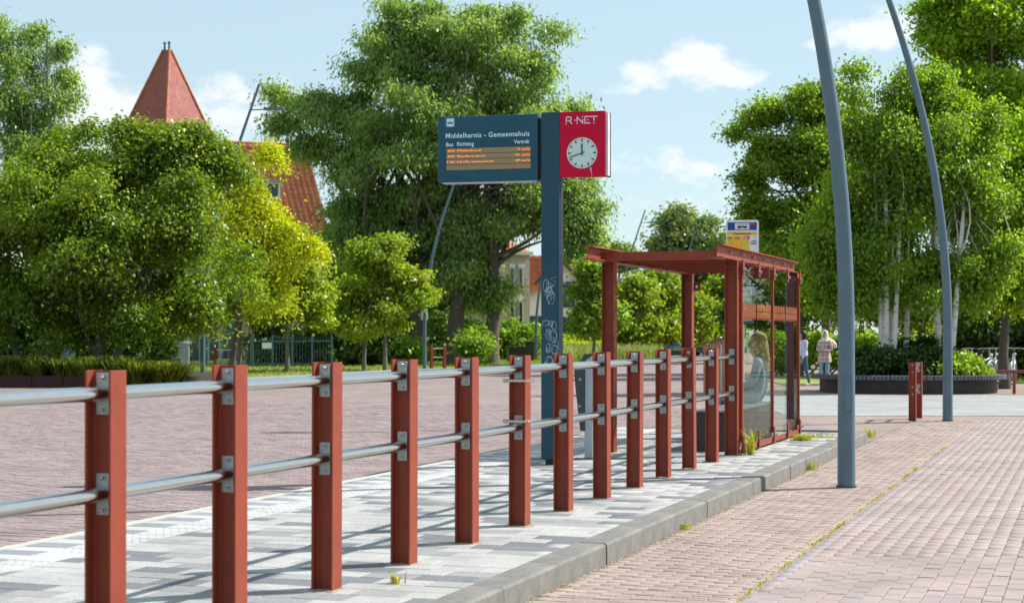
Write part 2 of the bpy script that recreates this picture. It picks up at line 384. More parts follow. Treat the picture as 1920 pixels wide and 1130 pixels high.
def frustum(L, Wd, H=0.03, c=0.003):
    x, y = L / 2, Wd / 2; vs = []
    for (k, z) in ((0, -H), (0, -c), (c, 0)): vs += [(-x + k, -y + k, z), (x - k, -y + k, z), (x - k, y - k, z), (-x + k, y - k, z)]
    fs = [(8, 9, 10, 11)]
    for r in (0, 4):
        for j in range(4): fs.append((r + j, r + (j + 1) % 4, r + 4 + (j + 1) % 4, r + 4 + j))
    return np.array(vs, np.float32), fs
def in_view(p, m=50):
    if p[1] < 4: return False
    x = 960 + p[0] / p[1] * F; y = HZ + (CAMZ - p[2]) / p[1] * F
    return -m < x < 1920 + m and y < 1130 + m
def pave(parent, name, cells, matl, nmax, ztop, zj=0.0022, H=0.03, restname=None):
    """cells: list of (t, s, len_t, len_s, tint, material or None). Largest nmax pieces singly, rest one stuff part"""
    cells = [c for c in cells if in_view(W(c[0], c[1], ztop))]
    def size(c):
        p = W(c[0], c[1], 0); return c[2] * c[3] / p.y ** 3
    cells.sort(key=size, reverse=True)
    cache = {}
    for c in cells[:nmax]:
        key = (round(c[2], 3), round(c[3], 3), (c[5] or matl).name)
        if key not in cache:
            vs, fs = frustum(c[2], c[3], H); me = bpy.data.meshes.new(name); me.from_pydata(vs.tolist(), [], fs); me.materials.append(c[5] or matl); me.update(); cache[key] = me
        o = inst(name, cache[key], parent, W(c[0], c[1], ztop + random.uniform(-zj, zj)), (random.gauss(0, .0035), random.gauss(0, .0035), ANG + random.gauss(0, .007)))
    by = {}
    for c in cells[nmax:]: by.setdefault((c[5] or matl).name, []).append(c)
    for k, cs in by.items():
        V_, F_, T_ = [], [], []; b = 0
        ca, sa = math.cos(ANG), math.sin(ANG)
        for c in cs:
            vs, fs = frustum(c[2], c[3], H); p = W(c[0], c[1], ztop + random.uniform(-zj, zj))
            q = np.empty_like(vs); q[:, 0] = vs[:, 0] * ca - vs[:, 1] * sa + p.x; q[:, 1] = vs[:, 0] * sa + vs[:, 1] * ca + p.y; q[:, 2] = vs[:, 2] + p.z
            V_.append(q); F_.append(np.array(fs) + b); T_.append(np.full(12, c[4])); b += 12
        o = inst(restname or name, np_mesh(restname or name, np.concatenate(V_), 4, np.concatenate(T_), MATS[k], np.concatenate(F_)), parent)
        o['kind'] = 'stuff'

# bricks of the parking strip (long side across), the gutter line and the road (long side along)
cells = []
s = -2.0; row = 0
while s < 24.5:
    t = 0.87 + (0.103 if row % 2 else 0.0) - 0.1
    while t < 1.93:
        a, b = max(t, 0.865), min(t + 0.2, 1.955)
        if b - a > 0.05: cells.append(((a + b) / 2, s + random.gauss(0, .0012), b - a, 0.065, random.random(), PIECE_STRIP))
        t += 0.206
    s += 0.071; row += 1
s = -2.0
while s < 24.5:
    cells.append((2.035, s, 0.066, 0.2, random.random(), PIECE_GUT)); s += 0.206
t = 2.125; col = 0
while t < 9.5:
    s = -2.0 + (0.105 if col % 2 else 0)
    while s < 24.5:
        cells.append((t + random.gauss(0, .001), s, 0.100, 0.204, random.random(), PIECE_ROAD)); s += 0.211
    t += 0.1065; col += 1
bed1 = sheet('joint_sand', poly_ts([(0.86, -3), (9.5, -3), (9.5, 26.9), (0.86, 24.0)]), -0.0075, JOINT)
bed1.parent = road; del bed1['kind']; bed1.name = 'joint_sand'
pave(road, 'brick', [c for c in cells if W(c[0], c[1]).y < 31.0], PIECE_ROAD, 300, 0.0)
cells = []
s = 1.5; row = 0
while s < 27:
    t = -16.0 + (0.103 if row % 2 else 0)
    while t < -2.85:
        cells.append((t, s + random.gauss(0, .0015), 0.2, 0.064, random.random(), None)); t += 0.206
    s += 0.071; row += 1
bed2 = sheet('joint_sand', poly_ts([(-16.2, 1.4), (-2.7, 1.4), (-2.7, 27), (-16.2, 27)]), -0.0075, JOINT); bed2.parent = lane; del bed2['kind']
pave(lane, 'brick', cells, PIECE_LANE, 300, 0.0)

# platform body, kerb stones, tiles
S0, S1 = -4.0, 17.6
platform = bpy.data.objects.new('platform', None); link(platform); tag(platform, None, None, None, 'structure')
pb = MB()
pb.prism([(-2.70, S0), (0.70, S0), (0.70, S1), (-2.70, S1)], 'z', -0.05, PZ - 0.008)
o = pb.build('bed', JOINTG, platform, O, (0, 0, ANG))
rp = MB()       # ramp down at the far end
rp.add([(-2.70, S1 + .002, PZ - .004), (0.66, S1 + .002, PZ - .004), (0.45, 19.6, -.002), (-2.70, 19.8, -.002)], [(0, 1, 2, 3)])
o = rp.build('end_ramp', PAVEG, platform, O, (0, 0, ANG))
# kerb stones along the road side, the last ones turning in and sinking
def kerb_stone(L, h0, h1, wd=0.195):
    m = MB(); c = 0.016
    def ring(y, h): return [(-wd, y, -0.08), (0.0, y, -0.08), (0.0, y, h - c), (-c, y, h), (-wd, y, h)]
    a, b = ring(-L / 2, h0), ring(L / 2, h1); n = 5
    m.add(a + b, [tuple(range(n)), tuple(reversed(range(n, 2 * n)))] + [(i, (i + 1) % n, n + (i + 1) % n, n + i) for i in range(n)])
    return m
ks_me = kerb_stone(0.997, PZ + .003, PZ + .003).mesh('kerb_stone', CONC)
s = -3.5; stones = []
while s < 17.0:
    inst('kerb_stone', ks_me, platform, W(0.865 + random.gauss(0, .003), s + 0.5, random.uniform(-.003, .002)), (0, 0, ANG + random.gauss(0, .003))); s += 1.0
ax, as_ = 0.865, s
ang = 0.0; h = PZ
for k in range(6):
    L = 0.5; a2 = ang + 0.13 + 0.06 * k
    h2 = max(h - 0.014, 0.03)
    mid = ((ang + a2) / 2)
    nx, ns = ax - math.sin(mid) * L, as_ + math.cos(mid) * L
    kerb_stone(L - .006, h, h2).build('kerb_stone', CONC, platform, W((ax + nx) / 2, (as_ + ns) / 2, 0), (0, 0, ANG + mid))
    ax, as_, ang, h = nx, ns, a2, h2
# bus side edge stones
eb = MB(); c = .01
eb.prism([(-0.09, -0.1), (0.0, -0.1), (0.0, 0.0), (-0.09, 0.0)], 'y', -0.497, 0.497); ed_me = eb.mesh('edge_stone', mat('edge_concrete', (.46, .45, .40), .9, var=.14, scale=9, dirt=.3))
s = -1.0
while s < 17.4:
    inst('edge_stone', ed_me, platform, W(-2.62, s + .5, PZ + .002 + random.uniform(-.002, .002)), (0, 0, ANG)); s += 1.0
cells = []
row = 0; s = -2.0
while s < S1 - 0.1:
    sc = s + 0.1
    cells.append((-2.455, sc, 0.302, 0.196, random.random(), PIECE_WHITE if row % 2 else PIECE_DARK))
    tt = -2.30
    off = (row * 0.37) % 1.0 * 0.0
    cells.append((-2.155, sc, 0.287, 0.196, random.random(), PIECE_WHITE))
    t0 = -2.005; o_ = [0.0, 0.15, 0.08, 0.22, 0.04, 0.18][row % 6]
    edges = [t0] + [t0 + o_ + 0.3 * k for k in range(0 if o_ > 0.05 else 1, 10) if t0 + o_ + 0.3 * k < 0.58] + [0.664]
    for a, b in zip(edges[:-1], edges[1:]):
        if b - a < 0.03: continue
        r = random.random(); tn = random.uniform(0, .5) if r < .55 else (random.uniform(.55, .75) if r < .78 else random.uniform(.8, 1))
        cells.append(((a + b) / 2, sc, b - a - .004, 0.196, tn, None))
    s += 0.2; row += 1
# tint for single tiles must come from the object random number, which follows the same mix through the ramp
pave(platform, 'tile', cells, PIECE_TILE, 300, PZ, 0.001)
# ribs on the guide band: small raised studs joined in one part
st = []; 
for i in range(0, 95):
    for j in range(5):
        t = -2.28 + 0.06 * j; s_ = -1.9 + i * 0.2
        for q in (0.05, 0.15):
            p = W(t, s_ + q, PZ); 
            if in_view(p, 10): st.append((p.x, p.y, p.z))
st = np.array(st, np.float32)
oct_ = np.array([[math.cos(a) * .012, math.sin(a) * .012, 0] for a in np.arange(6) * math.pi / 3], np.float32)
vv = np.concatenate([st[:, None, :] + oct_[None] * np.array([1, 1, 1]), st[:, None, :] + oct_[None] * np.array([.7, .7, 1]) + np.array([0, 0, .003])], 1).reshape(-1, 3)
n = len(st); base = (np.arange(n) * 12)[:, None]
idx = np.concatenate([np.stack([base[:, 0] + j, base[:, 0] + (j + 1) % 6, base[:, 0] + 6 + (j + 1) % 6, base[:, 0] + 6 + j], 1) for j in range(6)] + [np.stack([base[:, 0] + 6, base[:, 0] + 7, base[:, 0] + 8, base[:, 0] + 9], 1), np.stack([base[:, 0] + 9, base[:, 0] + 10, base[:, 0] + 11, base[:, 0] + 6], 1)])
so_ = inst('guide_stud', np_mesh('guide_stud', vv, 4, np.zeros(len(vv)), PIECE_WHITE, idx), platform); so_['kind'] = 'stuff'

# ------------------------------------------------------------------ railing
def ibeam(D, Wf, tf, tw, z0, z1):
    """I section upright: flanges at +-x, web in the middle, extruded along z"""
    d, w_ = D / 2, Wf / 2; r = tw / 2
    pts = [(-d, -w_), (-d + tf, -w_), (-d + tf, -r - .006), (-d + tf + .006, -r), (d - tf - .006, -r), (d - tf, -r - .006), (d - tf, -w_), (d, -w_),
           (d, w_), (d - tf, w_), (d - tf, r + .006), (d - tf - .006, r), (-d + tf + .006, r), (-d + tf, r + .006), (-d + tf, w_), (-d, w_)]
    return pts
def ibeam_mb(D, Wf, tf, tw, L, axis='z'):
    m = MB(); m.prism(ibeam(D, Wf, tf, tw, 0, L), axis, 0, L); return m
HR = 1.2; SP = 1.063
railing = thing('railing', 'long steel railing of rust red I-beam posts with two tubular rails along the platform', 'railing', W(0, 0, PZ), ANG)
post_me = ibeam_mb(0.122, 0.118, 0.010, 0.008, HR).mesh('post', RED)
bm = bmesh.new(); bm.from_mesh(post_me); bmesh.ops.bevel(bm, geom=[e for e in bm.edges if abs(e.verts[0].co.z - e.verts[1].co.z) < .01 and e.verts[0].co.z > 1], offset=0.0015, segments=1, affect='EDGES'); bm.to_mesh(post_me); bm.free()
pl = MB(); pl.bbox((0, 0, 0), (0.064, 0.008, 0.172), 0.002); plate_me = pl.mesh('bracket', ZINC)
bl = MB(); bl.tube([(0, 0.001, 0), (0, -0.004, 0)], 0.0155, 12).tube([(0, -0.004, 0), (0, -.010, 0), (0, -.014, 0)], [0.011, 0.010, 0.004], 10); bolt_me = bl.mesh('bolt', BOLT)
rl = MB(); rl.tube([(0, 0.012, 0), (0, SP - 0.012, 0)], 0.0305, 24); rail_me = rl.mesh('rail', STEEL)
def post_pos(i): return SP * (i - 1)
ZU, ZL = 1.10, 0.69
for i in range(0, 14):
    y = post_pos(i)
    if i < 13:
        inst('post', post_me, railing, (random.gauss(0, .002), y, random.gauss(0, .004)), (random.gauss(0, .003), random.gauss(0, .003), random.gauss(0, .006)))
    for z in (ZU, ZL):
        b = inst('bracket', plate_me, railing, (-0.004, y - 0.009, z))
        for dz in (-.066, .066): inst('bolt', bolt_me, b, (0, -.005, dz), (0, random.uniform(0, 3), 0))
        if i < 13:
            inst('bracket', plate_me, railing, (-0.004, y + 0.009, z))
            inst('rail', rail_me, railing, (-0.004, y, z))
SANDM = mat('sandy_mortar', (.34, .29, .21), .95, var=.35, scale=25, bump=.6)
for i in range(0, 14):
    m = MB(); rr_ = random.Random(i); pts = []
    for k in range(14):
        a = 2 * math.pi * k / 14; q = .085 / max(abs(math.cos(a)), abs(math.sin(a))) * rr_.uniform(.85, 1.22); pts.append((q * math.cos(a), q * math.sin(a)))
    m.prism(pts, 'z', -.006, .0035); m.build('mortar_bed', SANDM, railing, (0, post_pos(i), 0))
# rolled-in mill marks on two posts
for i in (7, 8):
    me = text_mesh('OO = OO V 4SED', 0.052, RED, extrude=0.0012, bold=0.0008, width=0.50)
    o = inst('mill_mark', me, railing, (0.020, post_pos(i) - 0.0062, 0.05), (0, -math.pi / 2, 0))
# strap clamps left on the sixth post
for z, lab in ((1.02, 'upper steel strap clamp with loose ends around the sixth red post'), (0.735, 'lower steel strap clamp with square buckle around the sixth red post')):
    t = thing('strap_clamp', lab, 'strap', W(0, post_pos(6), PZ + z), ANG)
    m = MB(); d, q = 0.064, 0.062; 
    for (c, dd) in (((0, -q - .0015, 0), (2 * d + .006, .003, .016)), ((0, q + .0015, 0), (2 * d + .006, .003, .016)), ((-d - .0015, 0, 0), (.003, 2 * q, .016)), ((d + .0015, 0, 0), (.003, 2 * q, .016))): m.box(c, dd)
    m.build('band', mat('strap_steel', (.5, .47, .38), .4, metal=.6), t)
    m = MB(); m.bbox((-d - .022, -.05, 0), (.036, .03, .028), .004); m.build('buckle', ZINC, t)
    m = MB()
    if z > 1: m.box((d + .035, -.06, 0.004), (.07, .003, .006)).box((d + .035, -.06, -.006), (.07, .003, .005))
    else: m.tube([(d + .002, -.05, 0), (d + .02, -.05, 0)], .008, 8)
    m.build('tail', ZINC, t)

# ------------------------------------------------------------------ shelter
SH = thing('bus_shelter', 'open rust red steel bus shelter with glass side wall', 'shelter', W(0, post_pos(13), PZ), ANG)
LS = 4.04; TL = -1.44      # length along the glass, offset of the front posts
spost = ibeam_mb(0.145, 0.14, 0.011, 0.009, 2.165).mesh('post', RED)
spost2 = ibeam_mb(0.145, 0.14, 0.011, 0.009, 2.165).mesh('post', REDD)
for (x, y) in ((0, 0), (0, LS), (TL, 0.06), (TL, LS)):
    p = inst('post', spost, SH, (x, y, 0))
    m = MB(); m.bbox((0, 0, 2.163), (.15, .15, .012), .002)
    for bx in (-.045, .045):
        for by in (-.078, .078): m.tube([(bx, by * .99, 2.10), (bx, by * 1.18, 2.10)], .012, 8)
    m.build('head_plate', BOLT if False else RED, p)
# roof beams lying as I sections
def hbeam(D, Wf, tf, tw, L):
    m = MB(); m.prism([(b, a) for a, b in ibeam(D, Wf, tf, tw, 0, L)], 'y', 0, L); return m
beam_me = hbeam(0.145, 0.135, 0.012, 0.009, LS + 0.92).mesh('roof_beam', RED)
bz = 2.17 + .0725
for x in (0, TL):
    b = inst('roof_beam', beam_me, SH, (x, -0.82, bz + .002))
    for k in range(7):
        m = MB(); yy = 0.62 + k * 0.68
        m.tube([(-.012, yy, .012), (.03, yy, .012)], .011, 8).tube([(-.012, yy + .07, .012), (.03, yy + .07, .012)], .011, 8)
        m.build('bolt', BOLT, b)
fas = MB(); yy0 = -0.28
fas.prism([(0, -.05), (.05, -.05), (.05, -.04), (.01, -.04), (.01, .04), (.05, .04), (.05, .05), (0, .05)], 'x', TL + .008, -0.008)
fas.build('fascia', RED, SH, (0, yy0, bz - .018))
for k in range(6):
    m = MB(); m.prism([(0, -.026), (.04, -.026), (.04, -.020), (.008, -.020), (.008, .020), (.04, .020), (.04, .026), (0, .026)], 'x', TL + .008, -0.008)
    m.build('joist', RED, SH, (0, 0.42 + k * 0.70, bz - .041))
rf = MB(); prof = []; x = TL + .01; k = 0
PERF = bpy.data.materials.new('perforated_red_sheet'); PERF.use_nodes = True
k_ = NT(PERF.node_tree); p_ = k_.n['Principled BSDF']; t_ = k_.new('ShaderNodeTexCoord')
v_ = k_.new('ShaderNodeTexVoronoi'); v_.inputs['Scale'].default_value = 45; k_.link(t_.outputs['Object'], v_.inputs['Vector'])
p_.inputs['Base Color'].default_value = (.30, .07, .05, 1); p_.inputs['Roughness'].default_value = .5
k_.link(k_.m('GREATER_THAN', v_.outputs['Distance'], 0.36), p_.inputs['Alpha'])      # round holes punched through the sheet
top = []
yv = yy0 + .05; i = 0
while yv < LS + .08:
    top.append((yv, .0)); top.append((yv + .035, .0)); top.append((yv + .05, .03)); top.append((yv + .085, .03)); yv += 0.10
prof = top + [(a, b + .002) for a, b in reversed(top)]
rf.prism(prof, 'x', TL + .012, -.012); rf.build('roof_sheet', PERF, SH, (0, 0, bz - .013))
# bracket plate with bolt on the far front post
m = MB(); m.bbox((TL + .135, LS - .02, 2.0), (.10, .012, .12), .003); bpl = m.build('bracket_plate', REDD, SH)
m = MB(); m.tube([(TL + .135, LS - .03, 2.0), (TL + .135, LS - .045, 2.0)], .018, 10); m.build('bolt', BOLT, bpl)
# glass wall outside the posts
GX = 0.088; gw = (LS - .10) / 4
for k in range(4):
    m = MB(); m.box((GX, 0.03 + gw * (k + .5), 1.11), (.010, gw - .008, 2.02)); g = m.build('glass_pane', GLASS, SH)
for k in range(5):
    y = 0.03 + gw * k + (0.03 if k == 0 else (-.03 if k == 4 else 0))
    if k % 2 == 0:
        m = MB(); m.box((GX, y, 1.12), (.04, .036, 1.95)); m.build('mullion', RED, SH)
    m = MB(); m.bbox((GX + .028, y, 2.10), (.014, .085, .17), .002); m.box((GX - .02, y, 2.165), (.11, .08, .010)); hg = m.build('glass_hanger', RED, SH)
    m = MB(); m.tube([(GX + .034, y, 2.075), (GX + .058, y, 2.075)], .019, 10); m.build('bolt', BOLT, hg)
    m = MB(); m.bbox((GX + .026, y, 0.12), (.02, .07, .20), .003); cl_ = m.build('glass_clamp', RED, SH)
    m = MB(); m.tube([(GX + .03, y - .0, .12), (GX + .075, y, .12)], .011, 8); m.build('bolt', BOLT, cl_)
m = MB(); m.prism([(GX - .05, .03), (GX + .012, .03), (GX + .012, .09), (GX + .004, .09), (GX + .004, .04), (GX - .05, .04)], 'y', .03, LS - .06); m.build('bottom_rail', RED, SH)
BAND = mat('orange_red_band', (.46, .08, .035), .5, var=.1)
for k in range(4):
    for j in range(5):
        wd = (gw - .06) / 5; y = 0.03 + gw * k + .03 + wd * (j + .5)
        m = MB(); m.box((GX - .0085, y, 1.66), (.003, wd - .025, .085)); m.box((GX - .0085, y, 1.575), (.003, wd - .004, .07))
        for q in range(3): m.box((GX - .0085, y + (q - 1) * wd / 3, 1.528), (.003, wd / 3 - .03, .02))
        m.build('band_sticker', BAND, SH)
# hanging name board seen through the glass
nb = thing('name_board', 'dark red board with white letters hanging inside the shelter by the first post', 'sign', W(-0.12, post_pos(13) + 1.25, 0), ANG)
m = MB(); m.bbox((0.06, 0, 2.20), (.50, .02, .13), .003); m.tube([(-.1, 0, 2.26), (-.1, 0, 2.335)], .006, 6).tube([(.2, 0, 2.26), (.2, 0, 2.335)], .006, 6); m.build('board', mat('name_board_red', (.20, .02, .03), .5), nb)
inst('lettering', text_mesh('thal', 0.115, WHITE, extrude=.001, bold=.001), nb, (-.10, -.0125, 2.165))
# bench inside the shelter
bn = thing('shelter_bench', 'dark brown block bench inside the bus shelter', 'bench', W(-0.36, post_pos(13) + 0.45, PZ), ANG)
BENCHM = mat('dark_bench_steel', (.045, .035, .033), .55, var=.2, scale=4)
m = MB(); m.bbox((0, 1.55, .22), (.36, 3.0, .44), .006); m.build('body', BENCHM, bn)
m = MB()
for k in range(5): m.bbox((-.17 + k * .085, 1.55, .458), (.072, 3.06, .03), .004)
m.build('seat', mat('bench_slat', (.13, .13, .135), .6), bn)
# ------------------------------------------------------------------ departure sign with clock
SA = math.radians(-14.5)
SG = thing('departure_sign', 'slate blue bus departure sign with red clock box on a tall square pole', 'sign', at(1035, 870, 17.7), SA)
SG.location.z = PZ
ZT = 3.64          # top above platform
m = MB(); m.bbox((0, 0, .05 + ZT / 2 - .02), (.196, .15, ZT - .06), .004); pole = m.build('pole', SLATE, SG)
m = MB(); m.box((.1005, .02, 1.6), (.005, .1, 2.7)); m.build('side_strip', BLACK, pole)  # black strip over the dark right face of the pole
m = MB(); m.box((0, 0, .025), (.12, .09, .05)); m.build('foot', BLACK, SG)
PX0, PX1, PT, PB = -1.215, -.135, ZT - .012, ZT - .70
yf = -.075
m = MB(); m.bbox(((PX0 + PX1) / 2, 0, (PT + PB) / 2), (PX1 - PX0, .15, PT - PB), .006); disp = m.build('display_case', SLATE2, SG)
m = MB(); m.box((-.1165, 0.02, (PT + PB) / 2 - .01), (.037, .08, PT - PB - .06)); m.build('gap_block', BLACK, SG)  # black block filling the dark gap between display case and pole
m = MB(); m.box(((PX0 + PX1) / 2 + .02, 0, PB - .006), (PX1 - PX0 - .06, .13, .012)); m.build('bottom_edge', LGREY, disp)
def on(x, v): return (PX0 + x, yf - .0012, PT - v)
PB1 = mat('pale_blue_print', (.62, .78, .88), .6, var=.03)
inst('lettering', text_mesh('Middelharnis - Gemeentehuis', .072, PB1, bold=.0012, width=.905, spacing=1.1), SG, on(.088, .225))
inst('lettering', text_mesh('Bus', .058, PB1, bold=.0009, width=.078), SG, on(.092, .312))
inst('lettering', text_mesh('Richting', .058, PB1, bold=.0009, width=.184), SG, on(.212, .310))
inst('lettering', text_mesh('Vertrek', .058, PB1, bold=.0009, width=.168), SG, on(.826, .302))
# line-bus pictogram
m = MB()
x0, v0, q = .088, .012, .10
for (cx, cv, dx_, dv) in ((x0 + q / 2, v0 + .004, q, .006), (x0 + q / 2, v0 + q - .004, q, .006), (x0 + .003, v0 + q / 2, .006, q), (x0 + q - .003, v0 + q / 2, .006, q)):
    p = on(cx, cv); m.box(p, (dx_, .003, dv))
m.build('pictogram_frame', mat('pictogram_blue', (.10, .33, .62), .5), SG)
m = MB(); m.box(on(x0 + q / 2, v0 + q / 2), (.076, .002, .08)); pic = m.build('pictogram_field', PB1, SG)
m = MB(); p = on(x0 + q / 2, v0 + q / 2 + .006)
m.box((p[0], p[1] - .0015, p[2]), (.056, .002, .012)); m.box((p[0], p[1] - .0015, p[2] + .013), (.054, .002, .003))
for dx_ in (-.016, .016): m.disc((p[0] + dx_, p[1] - .001, p[2] - .007), .006, h=.002, n=12)
m.build('bus_symbol', BLACK, pic)
# LED field with four rows
LEDB = mat('led_field', (.30, .215, .115), .35, var=.06, scale=20)
LED = emit_mat('led_amber', (1.0, .24, .02), 0.75)
rows = [('436', 'Dirksland', '3 min', .275), ('436', 'Stellendam', '16 min', .325), ('136', 'Hellegatsplein', '42 min', .42), None]
m = MB(); m.box(on(.552, .449), (.918, .002, .232)); bk = m.build('led_backing', BLACK, SG)
for k in range(4):
    vc = .449 - .087 + k * .058
    p = on(.552, vc); m = MB(); m.box((p[0], p[1] - .002, p[2]), (.910, .003, .053)); rw = m.build('led_row', LEDB, bk)
    if rows[k]:
        a, b, c_, wd = rows[k]
        for (txt, x, al, wdt) in ((a, .105, 'LEFT', .088), (b, .215, 'LEFT', wd - .02), (c_, 1.004, 'RIGHT', .14 if k == 0 else .16)):
            me = text_mesh(txt, .058, LED, al, extrude=.0006, bold=.0012, width=wdt, clip=(.021, .036))
            q_ = on(x, vc + .026); inst('led_text', me, rw, (q_[0], q_[1] - .0045, q_[2]))
m = MB(); p = on(.68, .27); m.disc(p, .006, n=10); m.build('sensor', BLACK, disp)
# red box
RX0, RX1 = .099, .575; RT, RB = ZT - .002, ZT - .672
m = MB(); m.bbox(((RX0 + RX1) / 2, -.005, (RT + RB) / 2), (RX1 - RX0, .13, RT - RB), .004); rb = m.build('clock_case', CRIM, SG)
m = MB(); m.box((RX1 + .012, .002, (RT + RB) / 2 - .006), (.028, .10, RT - RB - .03)); m.build('side_panel', mat('pale_side_panel', (.62, .55, .58), .5), rb)
m = MB(); m.box((RX1 + .014, .066, (RT + RB) / 2 - .006), (.032, .028, RT - RB - .01)); m.build('rear_edge', BLACK, rb)
ycl = -.0712
cc = (.334, ycl, ZT - .43); R = .160
m = MB(); m.disc(cc, R, h=.006, n=48); fc = m.build('clock_face', mat('clock_face_white', (.58, .70, .70), .45, var=.03), SG)
CLK = mat('clock_dark_print', (.015, .045, .055), .5)
yc = ycl - .0072
def spoke(mb, ang, r0, r1, wd, y):
    M = Matrix.Translation((cc[0], y, cc[2])) @ Matrix.Rotation(ang, 4, 'Y'); mb.box((0, 0, (r0 + r1) / 2), (wd, .0015, r1 - r0), M)
for k in range(12):
    m = MB(); spoke(m, k * math.pi / 6, R * .72, R * .93, .012, yc); m.build('hour_mark', CLK, fc)
m = MB()
for k in range(60):
    if k % 5: spoke(m, k * math.pi / 30, R * .87, R * .93, .0035, yc)
m.build('minute_marks', CLK, fc)
m = MB(); spoke(m, 0, -R * .16, R * .60, .014, yc - .003); m.build('hour_hand', CLK, fc)
m = MB(); spoke(m, math.radians(251), -R * .17, R * .86, .009, yc - .006); m.build('minute_hand', CLK, fc)
# R-NET logo out of strokes
LOGO = mat('logo_lilac_white', (.66, .60, .74), .5, var=.03)
def stroke_letter(name, segs, x, w_, h_, zb, th=.0115):
    m = MB()
    for (a, b, c_, d) in segs:
        p0 = Vector((x + a * w_, 0, zb + b * h_)); p1 = Vector((x + c_ * w_, 0, zb + d * h_)); dd = p1 - p0
        if dd.length < 1e-4: m.disc((p0.x, yf2, p0.z), th * .62, h=.002, n=12); continue
        an = math.atan2(dd.x, dd.z); M = Matrix.Translation(((p0.x + p1.x) / 2, yf2, (p0.z + p1.z) / 2)) @ Matrix.Rotation(an, 4, 'Y'); m.box((0, 0, 0), (th, .002, dd.length + th), M)
    m.build(name, LOGO, rb)
yf2 = -.0712; zb = RT - .122; hh = .066
stroke_letter('logo_letter', [(0, .35, 0, .95), (0, 1, .75, 1), (.85, .95, .85, .6), (.75, .45, .3, .45), (.55, .4, .95, 0), (0, 0, 0, 0)], .168, .060, hh, zb)
stroke_letter('logo_dot', [(0, .48, 0, .48)], .258, .02, hh, zb)
stroke_letter('logo_letter', [(0, .35, 0, 1), (.05, .95, .95, .05), (1, 0, 1, .55), (1, 1, 1, 1), (0, 0, 0, 0)], .282, .058, hh, zb)
stroke_letter('logo_letter', [(0, .1, 0, .9), (0, 1, .9, 1), (0, 0, .9, 0), (.55, .5, .55, .5)], .364, .055, hh, zb)
stroke_letter('logo_letter', [(0, 1, 1, 1), (.5, .95, .5, .4), (.5, 0, .5, 0)], .428, .062, hh, zb)
m = MB(); m.box((.425, yf2, RB + .075), (.012, .001, .035)); m.tube([(.43, yf2, RB + .06), (.436, yf2, RB + .02), (.437, yf2, RB + .006)], .0025, 5); m.build('scuff', LOGO, rb)
# scratched graffiti on the pole
gr = random.Random(5); GRM = mat('white_marker', (.55, .68, .74), .6)
def scrib(zc, hgt, nloop, seed):
    r = random.Random(seed); m = MB()
    for q in range(nloop):
        cx, cz = r.uniform(-.05, .05), zc + r.uniform(-hgt / 2, hgt / 2); pts = []
        kind = r.random(); n = 18
        if kind < .55:
            ra, rb_ = r.uniform(.015, .04), r.uniform(.02, .07); ph = r.uniform(0, 6); turns = r.uniform(.8, 1.9)
            for k in range(n): a = ph + turns * 2 * math.pi * k / n; pts.append((cx + ra * math.cos(a) + .002 * k * r.uniform(-.3, .3), -.0765, cz + rb_ * math.sin(a) - .001 * k))
        else:
            for k in range(5): pts.append((cx + r.uniform(-.045, .045), -.0765, cz + .03 * (2 - k) + r.uniform(-.02, .02)))
        pts = [(max(-.088, min(.088, a)), b, c_) for a, b, c_ in pts]
        m.tube(pts, .0016, 4)
    m.build('graffiti', GRM, pole)
scrib(1.78, .22, 9, 3); scrib(1.33, .34, 16, 4); scrib(1.02, .10, 6, 6)
# ------------------------------------------------------------------ slanted bin on a post
BN = thing('platform_bin', 'dark slate slanted bin panel on pale grey post behind the railing', 'bin', at(1098, 858, 18.6), ANG * .7)
BN.location.z = PZ
m = MB(); m.bbox((.04, 0, .56), (.085, .12, 1.12), .01); m.build('post', LGREY, BN)
m = MB(); m.prism([(-.115, .98), (-.02, 1.04), (.0, 1.04), (.0, .30), (-.045, .30), (-.10, .78)], 'y', -.075, .10); pn = m.build('container', DGREY, BN)
m = MB(); m.disc((-.045, -.075, .86), .016, n=12).disc((-.05, -.075, .57), .014, n=12); m.build('lock', ZINC, pn)
m = MB(); m.prism([(-.03, 1.04), (.085, 1.12), (.085, 1.135), (0, 1.135), (-.05, 1.06)], 'y', -.07, .09); m.build('hood', DGREY, BN)
# ------------------------------------------------------------------ bus stop flag sign
BS = thing('bus_stop_sign', 'blue and yellow bus stop sign on a pole behind the shelter', 'sign', (at(1392, 473, 26.2).x, 26.2, 0), ANG * .35)
m = MB(); m.tube([(0, .03, 0), (0, .03, 3.1)], .03, 12); m.build('pole', LGREY, BS)
sw, sh = .50, .70; st_ = 3.235; 
rr = MB(); pts = []
for (cx, cz, a0) in ((sw / 2 - .04, st_ - .04, 0), (-sw / 2 + .04, st_ - .04, 90), (-sw / 2 + .04, st_ - sh + .04, 180), (sw / 2 - .04, st_ - sh + .04, 270)):
    for k in range(5): a = math.radians(a0 + k * 22.5); pts.append((cx + .04 * math.cos(a), cz + .04 * math.sin(a)))
rr.prism(pts, 'y', -.012, .0); rr.build('plate', mat('sign_white', (.66, .70, .72), .4, var=.03), BS)
def pan(name, u0, u1, v0, v1, m_, y=-.0135):     # u,v in photo-crop px (265..815, 195..)
    sc_ = sw / 550; b = MB(); b.box(((u0 + u1) / 2 * sc_ - 540 * sc_, y, st_ - ((v0 + v1) / 2 - 195) * sc_), ((u1 - u0) * sc_, .003, (v1 - v0) * sc_)); return b.build(name, m_, BS)
SB = mat('sign_blue', (.008, .045, .24), .4, var=.04); SY = mat('sign_yellow', (.75, .40, .01), .45, var=.04)
pan('blue_field', 292, 780, 235, 368, SB); pf = pan('bus_field', 415, 655, 250, 355, mat('sign_pale', (.60, .66, .72), .5), -.016)
